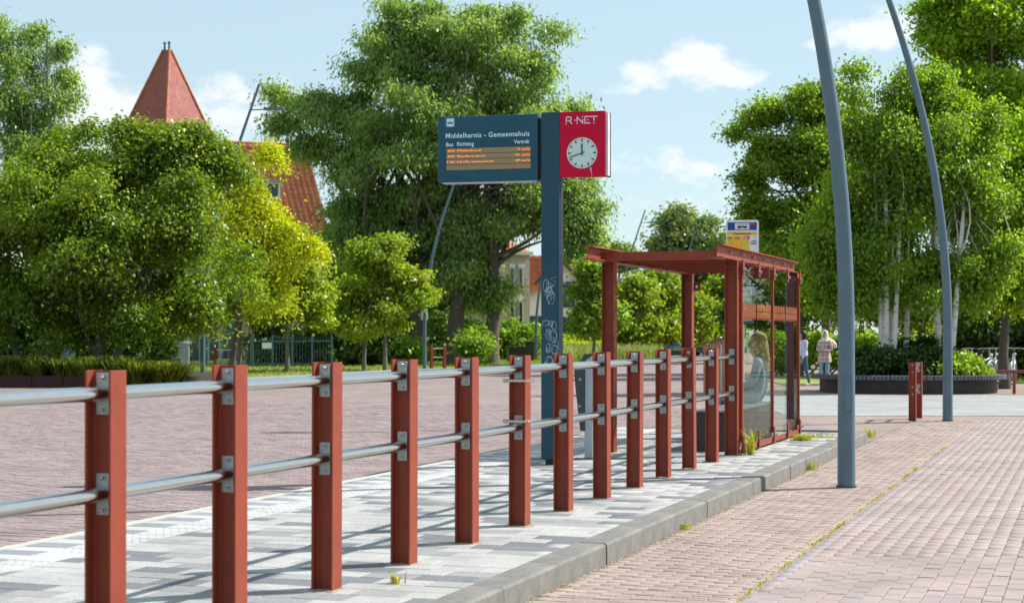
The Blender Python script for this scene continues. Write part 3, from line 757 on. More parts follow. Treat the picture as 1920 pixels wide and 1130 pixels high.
pan('yellow_band', 285, 785, 398, 450, SY); pan('yellow_field', 285, 540, 466, 780, SY); pan('red_number_field', 540, 660, 466, 520, mat('sign_red', (.62, .03, .03), .45)); pan('lime_field', 540, 660, 523, 780, mat('sign_lime', (.62, .52, .05), .45))
def stx(body, size, u_, v_, m_, wd=None, y=-.0165, bold=.0008):
    sc_ = sw / 550; me = text_mesh(body, size, m_, extrude=.0004, bold=bold, width=wd); inst('lettering', me, BS, ((u_ - 540) * sc_, y, st_ - (v_ - 195) * sc_))
stx('Gemeentehuis', .042, 385, 442, BLACK, .27); stx('134', .045, 292, 515, BLACK, .062); stx('135', .045, 415, 515, BLACK, .066); stx('436', .042, 546, 512, WHITE, .07)
stx('ZONE', .026, 690, 560, BLACK, .07); stx('7427', .045, 678, 612, BLACK, .095); stx('H', .03, 745, 500, MATS['sign_red'], .018)
m = MB(); sc_ = sw / 550
bx, bz_ = (538 - 540) * sc_, st_ - (300 - 195) * sc_
m.box((bx, -.0185, bz_), (.15, .002, .05)); m.disc((bx - .045, -.0175, bz_ - .026), .013, h=.002, n=12).disc((bx + .045, -.0175, bz_ - .026), .013, h=.002, n=12); bsy = m.build('bus_symbol', BLACK, BS)
m = MB()
for k in range(6): m.box((bx - .06 + k * .024, -.0205, bz_ + .010), (.018, .002, .018))
m.build('bus_windows', WHITE, bsy)
m = MB(); m.box(((705 - 540) * sc_, -.0185, st_ - (262 - 195) * sc_), (.065, .002, .03)); m.build('operator_mark', MATS['sign_red'], BS)
m = MB(); m.bbox((0, -.01, 1.95), (.34, .05, .62), .01); tcs = m.build('timetable_case', mat('case_slate', (.05, .13, .18), .45), BS)
m = MB(); m.box((0, -.0365, 1.95), (.28, .003, .54)); m.build('timetable_sheet', mat('timetable_paper', (.34, .42, .42), .4, var=.3, scale=9), tcs)

# ------------------------------------------------------------------ lamps
def lamp_disp(z):
    if z < 1.5: return 0.0
    if z < 7.0: return .031 * (z - 1.5) ** 2
    return .031 * 5.5 ** 2 + .341 * (z - 7.0)
lm = MB(); pts = []; rad = []
for k in range(40):
    z = 9.7 * k / 39; pts.append((-lamp_disp(z), 0, z)); rad.append(.086 - .0046 * z)
lm.tube(pts, rad, 20); lamp_pole_me = lm.mesh('pole', LAMPC)
m = MB(); zt = 8.85; xa = -lamp_disp(zt); m.tube([(xa, 0, zt), (xa - .5, 0, zt + .02)], .022, 8); lamp_arm_me = m.mesh('arm', LAMPC)
m = MB(); m.prism([(xa - .45, -.09), (xa - .45, .09), (xa - .75, .15), (xa - 1.1, .10), (xa - 1.13, 0), (xa - 1.1, -.10), (xa - .75, -.15)], 'z', zt - .01, zt + .07); lamp_head_me = m.mesh('lamp_head', LAMPC)
m = MB(); m.prism([(xa - .6, -.09), (xa - .6, .09), (xa - 1.05, .08), (xa - 1.05, -.08)], 'z', zt - .022, zt - .0115); lamp_lens_me = m.mesh('lens', LGREY)
m = MB(); m.box((.0, -.0855, .9), (.075, .006, .34)); hatch_me = m.mesh('service_hatch', LAMPC)
m = MB(); m.tube([(0, 0, -.02), (0, 0, .02)], .098, 20); collar_me = m.mesh('base_collar', DGREY)
LG = 'curved street lamps around the bus stop'
def lamp(base, rz, label, hatch=True):
    t = thing('street_lamp', label, 'street lamp', base, rz, LG)
    p = inst('pole', lamp_pole_me, t); inst('arm', lamp_arm_me, t); h_ = inst('lamp_head', lamp_head_me, t); inst('lens', lamp_lens_me, h_)
    inst('base_collar', collar_me, t); inst('service_hatch', hatch_me, p)
    return t
def gl(px, py, z=0): g = gnd(px, py, z); return (g.x, g.y, z)
l1 = lamp(gl(1587, 913), 0.05, 'nearest thick curved grey blue lamp post on the brick strip beside the kerb')
lamp(gl(1777, 789), 0.0, 'curved grey lamp post beside the short red double bollard near the planter')
lamp((at(380, 712, 56).x, 56, 0), math.pi, 'curved lamp post in front of the dark trees at left, lamp head against the sky')
l3 = lamp((at(796, 692, 73).x, 73, 0), math.pi + .1, 'curved lamp post with small white notice rising behind the departure sign')
m = MB(); m.bbox((0.0, .10, 2.35), (.30, .01, .46), .01); nt = m.build('notice', WHITE, l3, rot=(0, 0, math.pi))
m = MB(); m.tube([(0, .088, 2.42), (0, .088, 2.27)], [.05, .03], 8); m.build('notice_symbol', BLACK, nt)
lamp((at(1005, 680, 98).x, 98, 0), math.pi + .1, 'curved lamp post left of the sign pole before the white house')
lamp((at(1158, 668, 112).x, 112, 0), math.pi + .15, 'distant curved lamp post seen past the front post of the shelter')
lamp((at(1262, 664, 128).x, 128, 0), math.pi + .15, 'distant curved lamp post seen above the blue hatchback')
lamp((at(1356, 660, 150).x, 150, 0), math.pi + .15, 'farthest thin curved lamp post beside the wooden cabinet')
# ------------------------------------------------------------------ vegetation helpers
def unit(v): return v / np.maximum(np.linalg.norm(v, axis=-1, keepdims=True), 1e-9)
def leaf_cloud(name, centers, out, per, spread, L, Wd, seed, m, flat=0.6, droop=0.0, up=0.30, hang=0.0, tint_bias=None, jit=0.75, zstretch=1.0):
    r = np.random.default_rng(seed); n = len(centers)
    cnt = np.maximum(1, (per * r.uniform(.6, 1.4, n)).astype(int)); ci = np.repeat(np.arange(n), cnt); N = len(ci)
    sp = spread * r.uniform(.65, 1.35, n)[ci][:, None]
    off = r.normal(0, 1, (N, 3)) * np.array([1, 1, flat]) * sp * .55
    rad = np.linalg.norm(off[:, :2], axis=1)
    off[:, 2] -= droop * rad ** 2 / np.maximum(sp[:, 0], 1e-3)
    if hang > 0: off[:, 2] -= np.abs(r.normal(0, 1, N)) * hang
    c = centers[ci] + off
    nrm = unit(np.array([0, 0, up]) + out[ci] * .45 + unit(off) * .25 + r.normal(0, jit, (N, 3)))
    tan = unit(off * .8 + out[ci] * .3 + r.normal(0, .5, (N, 3)) * np.array([1, 1, .5]) + np.array([0, 0, -.35 - 1.2 * (hang > 0)]))
    tan = unit(tan - nrm * np.sum(tan * nrm, 1, keepdims=True)); bit = np.cross(nrm, tan)
    ln = (L * r.uniform(.65, 1.3, N))[:, None]; wd = (Wd * r.uniform(.7, 1.25, N))[:, None]
    fold = nrm * wd * .28
    q = np.empty((N, 4, 3), np.float32)
    q[:, 0] = c - tan * ln * .5; q[:, 1] = c + bit * wd * .5 + fold - tan * ln * .08; q[:, 2] = c + tan * ln * .5 - nrm * ln * .12; q[:, 3] = c - bit * wd * .5 + fold - tan * ln * .08
    ct = r.uniform(0, 1, n) * .45 + np.repeat(r.uniform(0, 1, n // 13 + 1), 13)[:n] * .55
    tn = np.clip(ct[ci] * .55 + r.uniform(0, 1, N) * .45 + (0 if tint_bias is None else tint_bias[ci]), 0, 1)
    return np_mesh(name, q.reshape(-1, 3), 4, np.repeat(tn, 4), m)

def sample_lobes(lobes, n, seed, inner=0.35, bough=True, per_b=13, flatb=0.55):
    """cluster points: first boughs inside the crown lobes, then leaf clusters over the upper skin of each bough"""
    r = np.random.default_rng(seed); L = np.array([l[:6] for l in lobes], float)
    wgt = (L[:, 3] * L[:, 4] * L[:, 5]) ** (2 / 3.); wgt /= wgt.sum()
    nb_ = max(3, n // per_b) if bough else n
    i = r.choice(len(L), nb_, p=wgt); d = unit(r.normal(0, 1, (nb_, 3)))
    rr = inner + (1 - inner) * r.uniform(0, 1, nb_) ** .5
    rr = rr * np.where(r.uniform(0, 1, nb_) < .15, r.uniform(1.0, 1.22, nb_), r.uniform(.78, 1.0, nb_))
    bc = L[i, :3] + d * L[i, 3:6] * rr[:, None]
    if not bough: return bc, d
    R = (L[i, 3] * L[i, 4] * L[i, 5]) ** (1 / 3.) * r.uniform(.17, .42, nb_)
    k = np.repeat(np.arange(nb_), per_b); m = len(k)
    e = unit(r.normal(0, 1, (m, 3)) + np.array([0, 0, .35]) + d[k] * .5)
    q = bc[k] + e * (R[k] * r.uniform(.35, 1.05, m))[:, None] * np.array([1.15, 1.15, flatb])
    return q, unit(e + d[k] * .5)
def px_lobes(spec, Y, depth=0.9):
    out = []
    for l in spec:
        x, y, rx, ry = l[:4]; yy = Y + (l[4] if len(l) > 4 else 0); p = at(x, y, yy); k = yy / F
        out.append((p.x, p.y, p.z, rx * k, rx * k * depth, ry * k))
    return out
def limb(m, p0, p1, r0, r1, seed, n=6, bend=.12, seg=6):
    r = random.Random(seed); p0 = Vector(p0); p1 = Vector(p1); d = p1 - p0; L = d.length; pts = []; rad = []
    o1 = Vector((r.gauss(0, 1), r.gauss(0, 1), r.gauss(0, .5))) * L * bend
    for k in range(seg + 1):
        t = k / seg; pts.append(p0 + d * t + o1 * math.sin(math.pi * t) * (1 - .3 * t) + Vector((0, 0, L * .05 * math.sin(math.pi * t)))); rad.append(r0 + (r1 - r0) * t ** .8)
    m.tube(pts, rad, n)
def tree(name, label, trunks, lobes, ncl, per, spread, L, Wd, lm, bm, seed, group=None, cat='tree', nb=26, br=.05, **kw):
    """trunks: list of (base, top, r0, r1); lobes: world ellipsoids"""
    b0 = Vector(trunks[0][0]); t = thing(name, label, cat, b0, 0, group)
    cen, out = sample_lobes(lobes, ncl, seed, kw.pop('inner', .35), flatb=kw.pop('flatb', .55))
    zmin = kw.pop('zmin', None)
    if zmin is not None: k = cen[:, 2] > zmin; cen, out = cen[k], out[k]
    me = leaf_cloud('crown', cen, out, per, spread, L, Wd, seed + 1, lm, **kw)
    inst('crown', me, t, -b0)
    m = MB(); r = random.Random(seed)
    for q, (a, b, r0, r1) in enumerate(trunks):
        a, b = Vector(a), Vector(b); d = b - a
        pts = [a + Vector((0, 0, -.1)), a + Vector((0, 0, .02))] + [a + d * k / 6 + Vector((r.gauss(0, 1), r.gauss(0, 1), 0)) * r0 * .16 for k in range(1, 7)]
        rad = [r0 * 1.35, r0 * 1.25] + [r0 * 1.05 + (r1 - r0 * 1.05) * (k / 6) for k in range(1, 7)]
        m.tube(pts, rad, 10)
    for k in range(nb):
        c = cen[r.randrange(len(cen))]; tr = trunks[r.randrange(len(trunks))]; a, b = Vector(tr[0]), Vector(tr[1])
        f = r.uniform(.45, 1.0); p0 = a + (b - a) * f
        limb(m, p0, c, (tr[2] + (tr[3] - tr[2]) * f) * .55, .012, seed * 31 + k, 5)
    m.build('trunk', bm, t, -b0)
    return t

# foliage colours
LF_HORN = leaf_mat('hornbeam_leaf', (.065, .125, .014), (.155, .235, .022), (.33, .385, .045), .54, tip=(.34, .20, .05))
LF_GOLD = leaf_mat('golden_leaf', (.22, .29, .014), (.48, .51, .016), (.72, .68, .025), .38, gloss=.03)
LF_LIND = leaf_mat('linden_leaf', (.11, .185, .015), (.22, .30, .022), (.37, .41, .045), .50, tip=(.40, .26, .06))
LF_WILL = leaf_mat('willow_leaf', (.105, .17, .060), (.215, .31, .105), (.43, .51, .235), .52)
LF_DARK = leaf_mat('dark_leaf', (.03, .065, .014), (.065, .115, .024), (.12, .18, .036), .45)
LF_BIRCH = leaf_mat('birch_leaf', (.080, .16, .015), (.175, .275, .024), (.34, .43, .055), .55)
LF_BRIGHT = leaf_mat('bright_leaf', (.13, .235, .010), (.23, .36, .016), (.38, .47, .028), .52)
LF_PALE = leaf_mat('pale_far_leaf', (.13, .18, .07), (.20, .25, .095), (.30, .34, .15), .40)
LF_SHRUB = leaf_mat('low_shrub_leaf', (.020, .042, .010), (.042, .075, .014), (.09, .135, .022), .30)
GB_GRASS = leaf_mat('sedge_blade', (.07, .13, .02), (.16, .22, .045), (.34, .36, .10), .4)
GB_LAWN = leaf_mat('lawn_blade', (.11, .16, .02), (.20, .25, .035), (.33, .33, .07), .35)
GB_MEAD = leaf_mat('meadow_blade', (.15, .20, .05), (.24, .28, .09), (.38, .38, .17), .3)
GB_WEED = leaf_mat('weed_leaf', (.20, .24, .02), (.36, .36, .03), (.50, .42, .07), .35)
BIRCHB = bpy.data.materials.new('birch_bark'); BIRCHB.use_nodes = True
k_ = NT(BIRCHB.node_tree); p_ = k_.n['Principled BSDF']; t_ = k_.new('ShaderNodeTexCoord')
mp_ = k_.new('ShaderNodeMapping'); mp_.inputs['Scale'].default_value = (3, 3, 9); k_.link(t_.outputs['Object'], mp_.inputs[0])
c_ = k_.ramp(k_.noise(mp_.outputs[0], 1.6, 6, .65), [(.30, (.05, .045, .04)), (.40, (.55, .53, .50)), (.8, (.74, .73, .71))]); k_.link(c_, p_.inputs['Base Color']); p_.inputs['Roughness'].default_value = .8

def tk(px, py, Y, toppx, toppy, r0, r1, z0=0.0):
    b = at(px, py, Y); b.z = z0; return (b, at(toppx, toppy, Y), r0, r1)

# ------------------------------------------------------------------ left: dark multi-stem trees over a planter with sedge
Yh = 53
tree('hornbeam_tree', 'big dark green multi-stem tree with reddish tips behind the sedge planter at far left',
     [tk(85, 690, Yh, 60, 470, .15, .06, .3), tk(70, 690, Yh, 130, 430, .12, .05, .3), tk(40, 690, Yh, -20, 450, .12, .05, .3)],
     px_lobes([(60, 440, 170, 150), (120, 330, 130, 105), (0, 330, 120, 95), (40, 560, 150, 80), (160, 560, 110, 70), (130, 240, 50, 42), (-60, 500, 140, 160), (100, 430, 120, 120, -2), (20, 620, 60, 40, -1), (130, 610, 70, 46, -1)], Yh, .8), 1300, 62, .54, .135, .085, LF_HORN, BARKG, 11, 'dark multi-stem trees at left', nb=60, zmin=0.9, droop=.35, up=.55, jit=.6, flatb=.36)
tree('hornbeam_tree', 'dark green multi-stem tree left of the golden tree with two visible stems',
     [tk(183, 690, Yh - 1, 210, 420, .16, .06, .3), tk(208, 690, Yh - 1, 300, 430, .15, .05, .3), tk(190, 690, Yh - 1, 120, 520, .08, .03, .3)],
     px_lobes([(260, 400, 160, 130), (330, 330, 110, 80), (230, 300, 110, 70), (270, 520, 160, 90), (360, 450, 80, 90), (190, 420, 110, 120, -2), (330, 560, 90, 60), (290, 620, 60, 44, -1), (240, 600, 70, 40, -1), (240, 250, 50, 26), (315, 268, 75, 32), (375, 285, 50, 34), (290, 262, 50, 26), (345, 272, 50, 28)], Yh - 1, .8), 1300, 62, .54, .135, .085, LF_HORN, BARKG, 12, 'dark multi-stem trees at left', nb=60, zmin=1.1, droop=.35, up=.55, jit=.6, flatb=.36)
# golden tree and lindens
tree('golden_tree', 'bright golden yellow leaved tree beside the dark multi-stem trees', [tk(432, 690, 60, 470, 420, .11, .05)],
     px_lobes([(455, 400, 48, 55), (505, 292, 24, 13), (530, 420, 40, 26), (480, 470, 60, 52), (550, 450, 40, 20), (425, 325, 28, 25), (500, 540, 32, 32), (455, 345, 34, 30), (585, 462, 18, 8)], 60, .8), 460, 62, .58, .14, .07, LF_GOLD, BARK, 13, nb=30, droop=.5, up=.5, inner=.2)
LT = 'young round-crowned street trees along the lane'
def linden(px, py, Y, crown, seed, label, r0=.09, lm=LF_LIND, ncl=400, per=58, name='linden_tree'):
    ty = min(c[1] for c in crown) + 30
    return tree(name, label, [tk(px, py, Y, px + 2, ty, r0, .03)], px_lobes(crown, Y, .95), ncl, per, .42 * Y / 65, .16 * Y / 65, .115 * Y / 65, lm, BARKG, seed, LT, nb=30, up=.45)
linden(538, 684, 66, [(545, 530, 72, 62), (555, 480, 40, 50), (575, 570, 50, 36), (500, 570, 45, 36)], 14, 'young green street tree in front of the metal fence, right of the golden tree')
linden(449, 684, 67, [(455, 560, 60, 50), (450, 520, 40, 40)], 15, 'green street tree half hidden under the golden tree', ncl=240)
linden(722, 690, 70, [(712, 545, 72, 72), (715, 475, 48, 48), (700, 590, 68, 45), (765, 560, 32, 50)], 16, 'young bright green street tree with reddish top right of the metal fence', ncl=480)
linden(683, 690, 71, [(668, 590, 46, 48), (680, 540, 40, 40)], 17, 'second young street tree on the thin trunk left of the bright one', ncl=240)
# big willows
Yw = 86
LW = 'tall trees with big trunks behind the departure sign'
tree('willow_tree', 'huge broad grey green tree with thick dark trunk left of the sign', [tk(780, 690, Yw, 800, 300, .42, .18), tk(706, 690, Yw, 690, 400, .38, .16)],
     px_lobes([(800, 130, 150, 120), (850, 40, 100, 60), (790, 20, 60, 40), (700, 190, 110, 105), (620, 230, 95, 85), (560, 235, 75, 60), (520, 190, 45, 40), (720, 300, 130, 110), (650, 350, 70, 72), (780, 260, 120, 120, -3), (672, 430, 80, 70), (780, 420, 110, 90), (740, 90, 70, 56), (690, 480, 80, 60), (775, 490, 80, 64), (640, 480, 60, 60), (720, 400, 80, 60), (800, 380, 80, 70), (740, 540, 60, 40)], Yw, .75), 2000, 58, .72, .25, .10, LF_WILL, BARK, 21, LW, nb=80, hang=.26, up=.6, inner=.30)
tree('willow_tree', 'huge broad tree behind the clock box with flared trunk beside the black bin', [tk(918, 688, Yw - 1, 930, 330, .40, .16), tk(856, 690, Yw - 1, 870, 330, .42, .18)],
     px_lobes([(930, 70, 95, 80), (960, 190, 110, 110), (1020, 260, 90, 90), (1060, 340, 66, 70), (880, 260, 110, 110), (960, 370, 100, 85), (1078, 400, 46, 60), (1090, 450, 34, 40), (875, 440, 75, 66), (860, 500, 80, 56), (930, 450, 56, 56), (840, 420, 80, 66), (900, 540, 40, 36)], Yw - 1, .75), 1700, 58, .72, .25, .10, LF_WILL, BARK, 22, LW, nb=80, hang=.26, up=.6, inner=.30)
# left far birches
LB = 'tall birches against the sky at far left'
for q, (px, tp, lob, lab) in enumerate([(20, 60, [(15, 120, 55, 90), (20, 220, 70, 80), (0, 60, 25, 40)], 'tall thin birch at the very left edge of the picture'),
                                        (95, 40, [(90, 110, 46, 70), (100, 190, 58, 70), (62, 50, 26, 24), (75, 250, 70, 60), (125, 120, 20, 40)], 'tall airy birch against the white cloud at upper left')]):
    tree('birch_tree', lab, [tk(px, 680, 78, px - 8, tp + 30, .16, .03)], px_lobes(lob, 78 + q, .9), 380, 34, .5, .15, .09, LF_WILL, BARKG, 31 + q, LB, nb=22, hang=.35, up=.5)
# dark backdrop shrubs and hedges behind the street trees
def hedge(name, label, lobes, ncl, per, lm, seed, L=.22, spread=.5, cat='shrub', group=None, stem=True, **kw):
    b = lobes[0]; t = thing(name, label, cat, (b[0], b[1], 0), 0, group); cen, out = sample_lobes(lobes, ncl, seed, .45, per_b=7); k = cen[:, 2] > .05; cen, out = cen[k], out[k]
    inst('foliage', leaf_cloud('foliage', cen, out, per, spread, L, L * .62, seed + 1, lm, **kw), t, (-b[0], -b[1], 0))
    m = MB(); r = random.Random(seed)
    for q in range(min(10, len(cen))): c = cen[r.randrange(len(cen))]; limb(m, (c[0] * .6 + b[0] * .4, c[1] * .6 + b[1] * .4, 0), c, .04, .015, seed + q, 5)
    m.build('stems', BARK, t, (-b[0], -b[1], 0)); return t
def bx_lobes(x0, x1, y0, y1, Y, n, dep=1.2):
    """row of lobes filling a rectangle in photo px at depth Y"""
    out = []; 
    for k in range(n):
        f = (k + .5) / n; p = at(x0 + (x1 - x0) * f, (y0 + y1) / 2, Y); kx = Y / F; out.append((p.x, p.y, p.z, (x1 - x0) / n * .75 * kx, dep, (y1 - y0) / 2 * kx))
    return out
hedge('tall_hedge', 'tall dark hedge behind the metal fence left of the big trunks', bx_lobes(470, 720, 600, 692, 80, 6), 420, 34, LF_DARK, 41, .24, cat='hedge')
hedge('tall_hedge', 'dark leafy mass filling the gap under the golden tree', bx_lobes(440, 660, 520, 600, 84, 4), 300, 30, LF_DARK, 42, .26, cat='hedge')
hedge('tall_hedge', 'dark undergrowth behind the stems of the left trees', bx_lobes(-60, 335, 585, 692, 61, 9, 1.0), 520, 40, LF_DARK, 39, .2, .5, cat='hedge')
hedge('shrub', 'round shrub between the thin trunk and the first big trunk', bx_lobes(730, 775, 605, 690, 82, 2), 140, 30, LF_BIRCH, 43)
hedge('shrub', 'light green shrub between the two darkest big trunks', bx_lobes(872, 904, 628, 690, 80, 2), 120, 30, LF_BIRCH, 44)
hedge('shrub', 'dark shrub behind the thin lamp post and small red bollards', bx_lobes(790, 850, 590, 690, 92, 2), 160, 30, LF_DARK, 45)
hedge('shrub', 'deep green shrubs behind the flared trunk below the beige brick house', bx_lobes(900, 1010, 600, 680, 100, 4), 240, 30, LF_BIRCH, 46)
hedge('low_hedge', 'clipped low garden hedge in front of the white house', bx_lobes(1050, 1170, 622, 645, 118, 5), 160, 30, LF_BRIGHT, 47, cat='hedge')
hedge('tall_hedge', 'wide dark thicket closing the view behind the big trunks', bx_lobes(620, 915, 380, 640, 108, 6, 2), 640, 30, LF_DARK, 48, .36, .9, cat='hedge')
# small dark tree by the white house, row of round trees behind the shelter
linden(1113, 668, 82, [(1114, 560, 32, 50), (1104, 605, 26, 32), (1135, 590, 28, 40), (1116, 520, 20, 28)], 51, 'small darker street tree in front of the white house', lm=LF_BIRCH, ncl=300)
for q, (px, top, rx, lab) in enumerate([(1185, 520, 48, 'first round green tree of the row seen inside the shelter, by its front post'), (1235, 520, 42, 'second round green tree of the row seen through the open shelter'), (1300, 545, 40, 'third round green tree of the row, above the blue car'), (1345, 530, 38, 'fourth round green tree of the row, beside the glass wall post')]):
    linden(px, 664, 100 + 4 * q, [(px, (top + 640) / 2 + 5, rx, (640 - top) / 2), (px + 4, top + 22, rx * .62, 32), (px - 6, 610, rx * .9, 26)], 55 + q, lab, ncl=260, per=40)
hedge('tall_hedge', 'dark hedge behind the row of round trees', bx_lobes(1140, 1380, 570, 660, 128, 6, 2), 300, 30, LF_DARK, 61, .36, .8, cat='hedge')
def bigtree(name, label, px, py, Y, crown, ncl, lm, seed, r0=.3, bark=BARK, L=.26, **kw):
    ty = min(c[1] for c in crown) + 60
    return tree(name, label, [tk(px, py, Y, px, ty, r0, r0 * .3)], px_lobes(crown, Y, .85), ncl, kw.pop('per', 40), kw.pop('spread', .7), L, L * .6, lm, bark, seed, nb=44, **kw)
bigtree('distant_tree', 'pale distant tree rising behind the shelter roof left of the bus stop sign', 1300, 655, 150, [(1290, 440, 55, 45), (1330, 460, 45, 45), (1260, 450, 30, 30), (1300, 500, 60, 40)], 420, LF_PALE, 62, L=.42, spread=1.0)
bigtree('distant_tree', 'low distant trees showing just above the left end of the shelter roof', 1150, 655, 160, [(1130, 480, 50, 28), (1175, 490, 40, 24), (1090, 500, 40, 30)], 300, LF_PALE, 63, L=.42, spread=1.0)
bigtree('distant_tree', 'dark distant tree seen through the shelter between roof and round trees', 1250, 655, 140, [(1225, 545, 35, 40), (1280, 540, 40, 40), (1345, 500, 30, 50)], 280, LF_DARK, 64, L=.40, spread=.9)

# ------------------------------------------------------------------ right: planter bench with birches
PC = Vector((at(1708, 740, 44.2).x, 44.6, 0)); PA, PBd = 2.45, 2.1
pl_t = thing('round_planter', 'low curved planter bench with dark slats and brown base under the birches', 'planter', PC)
def sup(a, A, B, n=2.6):
    c_, s_ = math.cos(a), math.sin(a); return (A * math.copysign(abs(c_) ** (2 / n), c_), B * math.copysign(abs(s_) ** (2 / n), s_))
NP = 72; ringo = [sup(2 * math.pi * k / NP, PA - .22, PBd - .22) for k in range(NP)]
m = MB(); m.prism(ringo, 'z', 0.0, .34); m.build('base', mat('brown_planter_steel', (.035, .022, .020), .6, var=.2, scale=3), pl_t)
ringi = [sup(2 * math.pi * k / NP, PA - .55, PBd - .55) for k in range(NP)]
m = MB(); m.prism(ringi, 'z', .342, .44); m.build('soil', mat('dark_soil', (.03, .022, .015), .95), pl_t)
dl = [0]; PN = 900; pr = [sup(2 * math.pi * k / PN, PA, PBd) for k in range(PN + 1)]
for a, b in zip(pr[:-1], pr[1:]): dl.append(dl[-1] + math.hypot(b[0] - a[0], b[1] - a[1]))
ns = int(dl[-1] / .098); sl = MB(); sl.bbox((-.20, 0, 0), (.40, .078, .11), .006); slat_me = sl.mesh('slat', mat('weathered_grey_slat', (.10, .115, .125), .7, var=.3, scale=5))
for k in range(ns):
    d = dl[-1] * k / ns; i = int(np.searchsorted(dl, d)); i = min(max(i, 1), PN)
    p = pr[i]; tx, ty = pr[i][0] - pr[i - 1][0], pr[i][1] - pr[i - 1][1]
    if p[1] > .9: continue
    inst('slat', slat_me, pl_t, (p[0], p[1], .40), (0, 0, math.atan2(-tx, ty)))
def sh_lobes(l): return [(PC.x + a, PC.y + b, c_, d, e, f) for a, b, c_, d, e, f in l]
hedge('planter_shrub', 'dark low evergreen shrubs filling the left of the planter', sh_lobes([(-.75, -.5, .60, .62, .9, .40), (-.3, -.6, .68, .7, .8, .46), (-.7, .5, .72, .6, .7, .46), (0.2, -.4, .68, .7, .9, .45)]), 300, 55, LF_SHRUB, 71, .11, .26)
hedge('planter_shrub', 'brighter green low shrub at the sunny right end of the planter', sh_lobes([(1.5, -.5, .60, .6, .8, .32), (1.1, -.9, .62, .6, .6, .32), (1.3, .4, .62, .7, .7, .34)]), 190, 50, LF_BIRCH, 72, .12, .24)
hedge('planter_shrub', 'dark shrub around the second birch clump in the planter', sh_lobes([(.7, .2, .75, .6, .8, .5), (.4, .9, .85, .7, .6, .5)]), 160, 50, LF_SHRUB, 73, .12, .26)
LBR = 'birches in the planter bench'
tree('birch_tree', 'white-stemmed birch clump of five trunks in the middle of the planter', [tk(1657, 690, 44.4, 1640, 300, .085, .03, .4), tk(1663, 690, 44.3, 1655, 250, .10, .03, .4), tk(1668, 690, 44.8, 1680, 240, .08, .03, .4), tk(1674, 690, 44.2, 1694, 260, .075, .03, .4), tk(1697, 690, 45.2, 1712, 300, .075, .03, .4)],
     px_lobes([(1660, 330, 95, 130), (1600, 400, 80, 100), (1700, 260, 90, 100), (1630, 220, 65, 80), (1590, 150, 28, 50), (1685, 120, 45, 40), (1640, 480, 90, 60), (1730, 450, 75, 80), (1560, 480, 50, 60), (1560, 350, 60, 80), (1570, 260, 45, 60), (1630, 520, 80, 40), (1700, 515, 70, 36), (1580, 540, 50, 36)], 44.6, .85), 1150, 50, .42, .105, .075, LF_BIRCH, BIRCHB, 81, LBR, nb=60, hang=.22, up=.5)
tree('birch_tree', 'white-stemmed birch pair behind the second lamp post at the right of the planter', [tk(1760, 690, 45, 1752, 300, .085, .03, .4), tk(1768, 690, 45.2, 1740, 330, .07, .03, .4), tk(1783, 690, 44.6, 1812, 300, .085, .03, .4)],
     px_lobes([(1790, 320, 85, 130), (1840, 400, 75, 100), (1760, 230, 70, 90), (1830, 240, 60, 80), (1800, 480, 85, 60), (1740, 160, 45, 50), (1760, 520, 60, 36), (1830, 525, 70, 40)], 45.2, .85), 1000, 50, .42, .105, .075, LF_BIRCH, BIRCHB, 82, LBR, nb=50, hang=.22, up=.5)
bigtree('street_tree', 'straight brown-trunked tree right of the planter at the picture edge', 1884, 705, 47, [(1890, 480, 80, 85), (1900, 380, 75, 90), (1880, 540, 60, 50), (1930, 300, 70, 90), (1850, 540, 40, 36)], 800, LF_BRIGHT, 83, r0=.15, L=.15, spread=.42)
bigtree('street_tree', 'tall bright green tree filling the upper right corner', 1860, 690, 62, [(1850, 120, 120, 110), (1800, 60, 70, 66), (1900, 30, 110, 90), (1780, 170, 60, 60), (1880, 240, 100, 90), (1830, 0, 80, 60)], 1300, LF_BRIGHT, 84, r0=.26, L=.18, per=50, spread=.6)
bigtree('street_tree', 'broad airy green tree right of the bus stop sign reaching over the walkers', 1548, 668, 66, [(1440, 330, 80, 100), (1500, 260, 80, 90), (1560, 330, 90, 120), (1480, 430, 100, 90), (1560, 470, 90, 80), (1410, 420, 50, 60), (1520, 200, 60, 40), (1430, 250, 50, 40), (1400, 300, 40, 40)], 1100, LF_BIRCH, 85, r0=.2, L=.17, per=48, spread=.55)
bigtree('street_tree', 'yellow green lower tree right behind the end of the glass wall', 1500, 668, 60, [(1530, 500, 60, 60), (1510, 420, 36, 50), (1560, 560, 60, 34), (1495, 540, 40, 40)], 420, LF_BRIGHT, 86, r0=.12, L=.18, spread=.45)
bigtree('street_tree', 'dark tree behind the bus stop sign and shelter end', 1440, 662, 90, [(1430, 520, 70, 90), (1480, 560, 70, 70), (1390, 560, 50, 60), (1540, 560, 60, 60)], 520, LF_DARK, 87, r0=.25, L=.26, spread=.7)
hedge('tall_hedge', 'tall dark evergreen hedge behind the bicycles at right', bx_lobes(1795, 1960, 540, 705, 57, 4, 1.0), 620, 44, LF_DARK, 88, .17, .42, cat='hedge')
hedge('tall_hedge', 'dark foliage bank between the birch stems', bx_lobes(1600, 1800, 520, 600, 75, 5, 1.5), 300, 34, LF_DARK, 89, .24, .6, cat='hedge')
hedge('low_hedge', 'bright low hedge behind the two walkers', bx_lobes(1440, 1640, 632, 690, 62, 6, .8), 380, 40, LF_BRIGHT, 90, .15, .36, cat='hedge')
hedge('low_hedge', 'low hedge behind the planter in front of the parked cars', bx_lobes(1600, 1780, 636, 680, 60, 5, .6), 280, 40, LF_BIRCH, 91, .15, .34, cat='hedge')
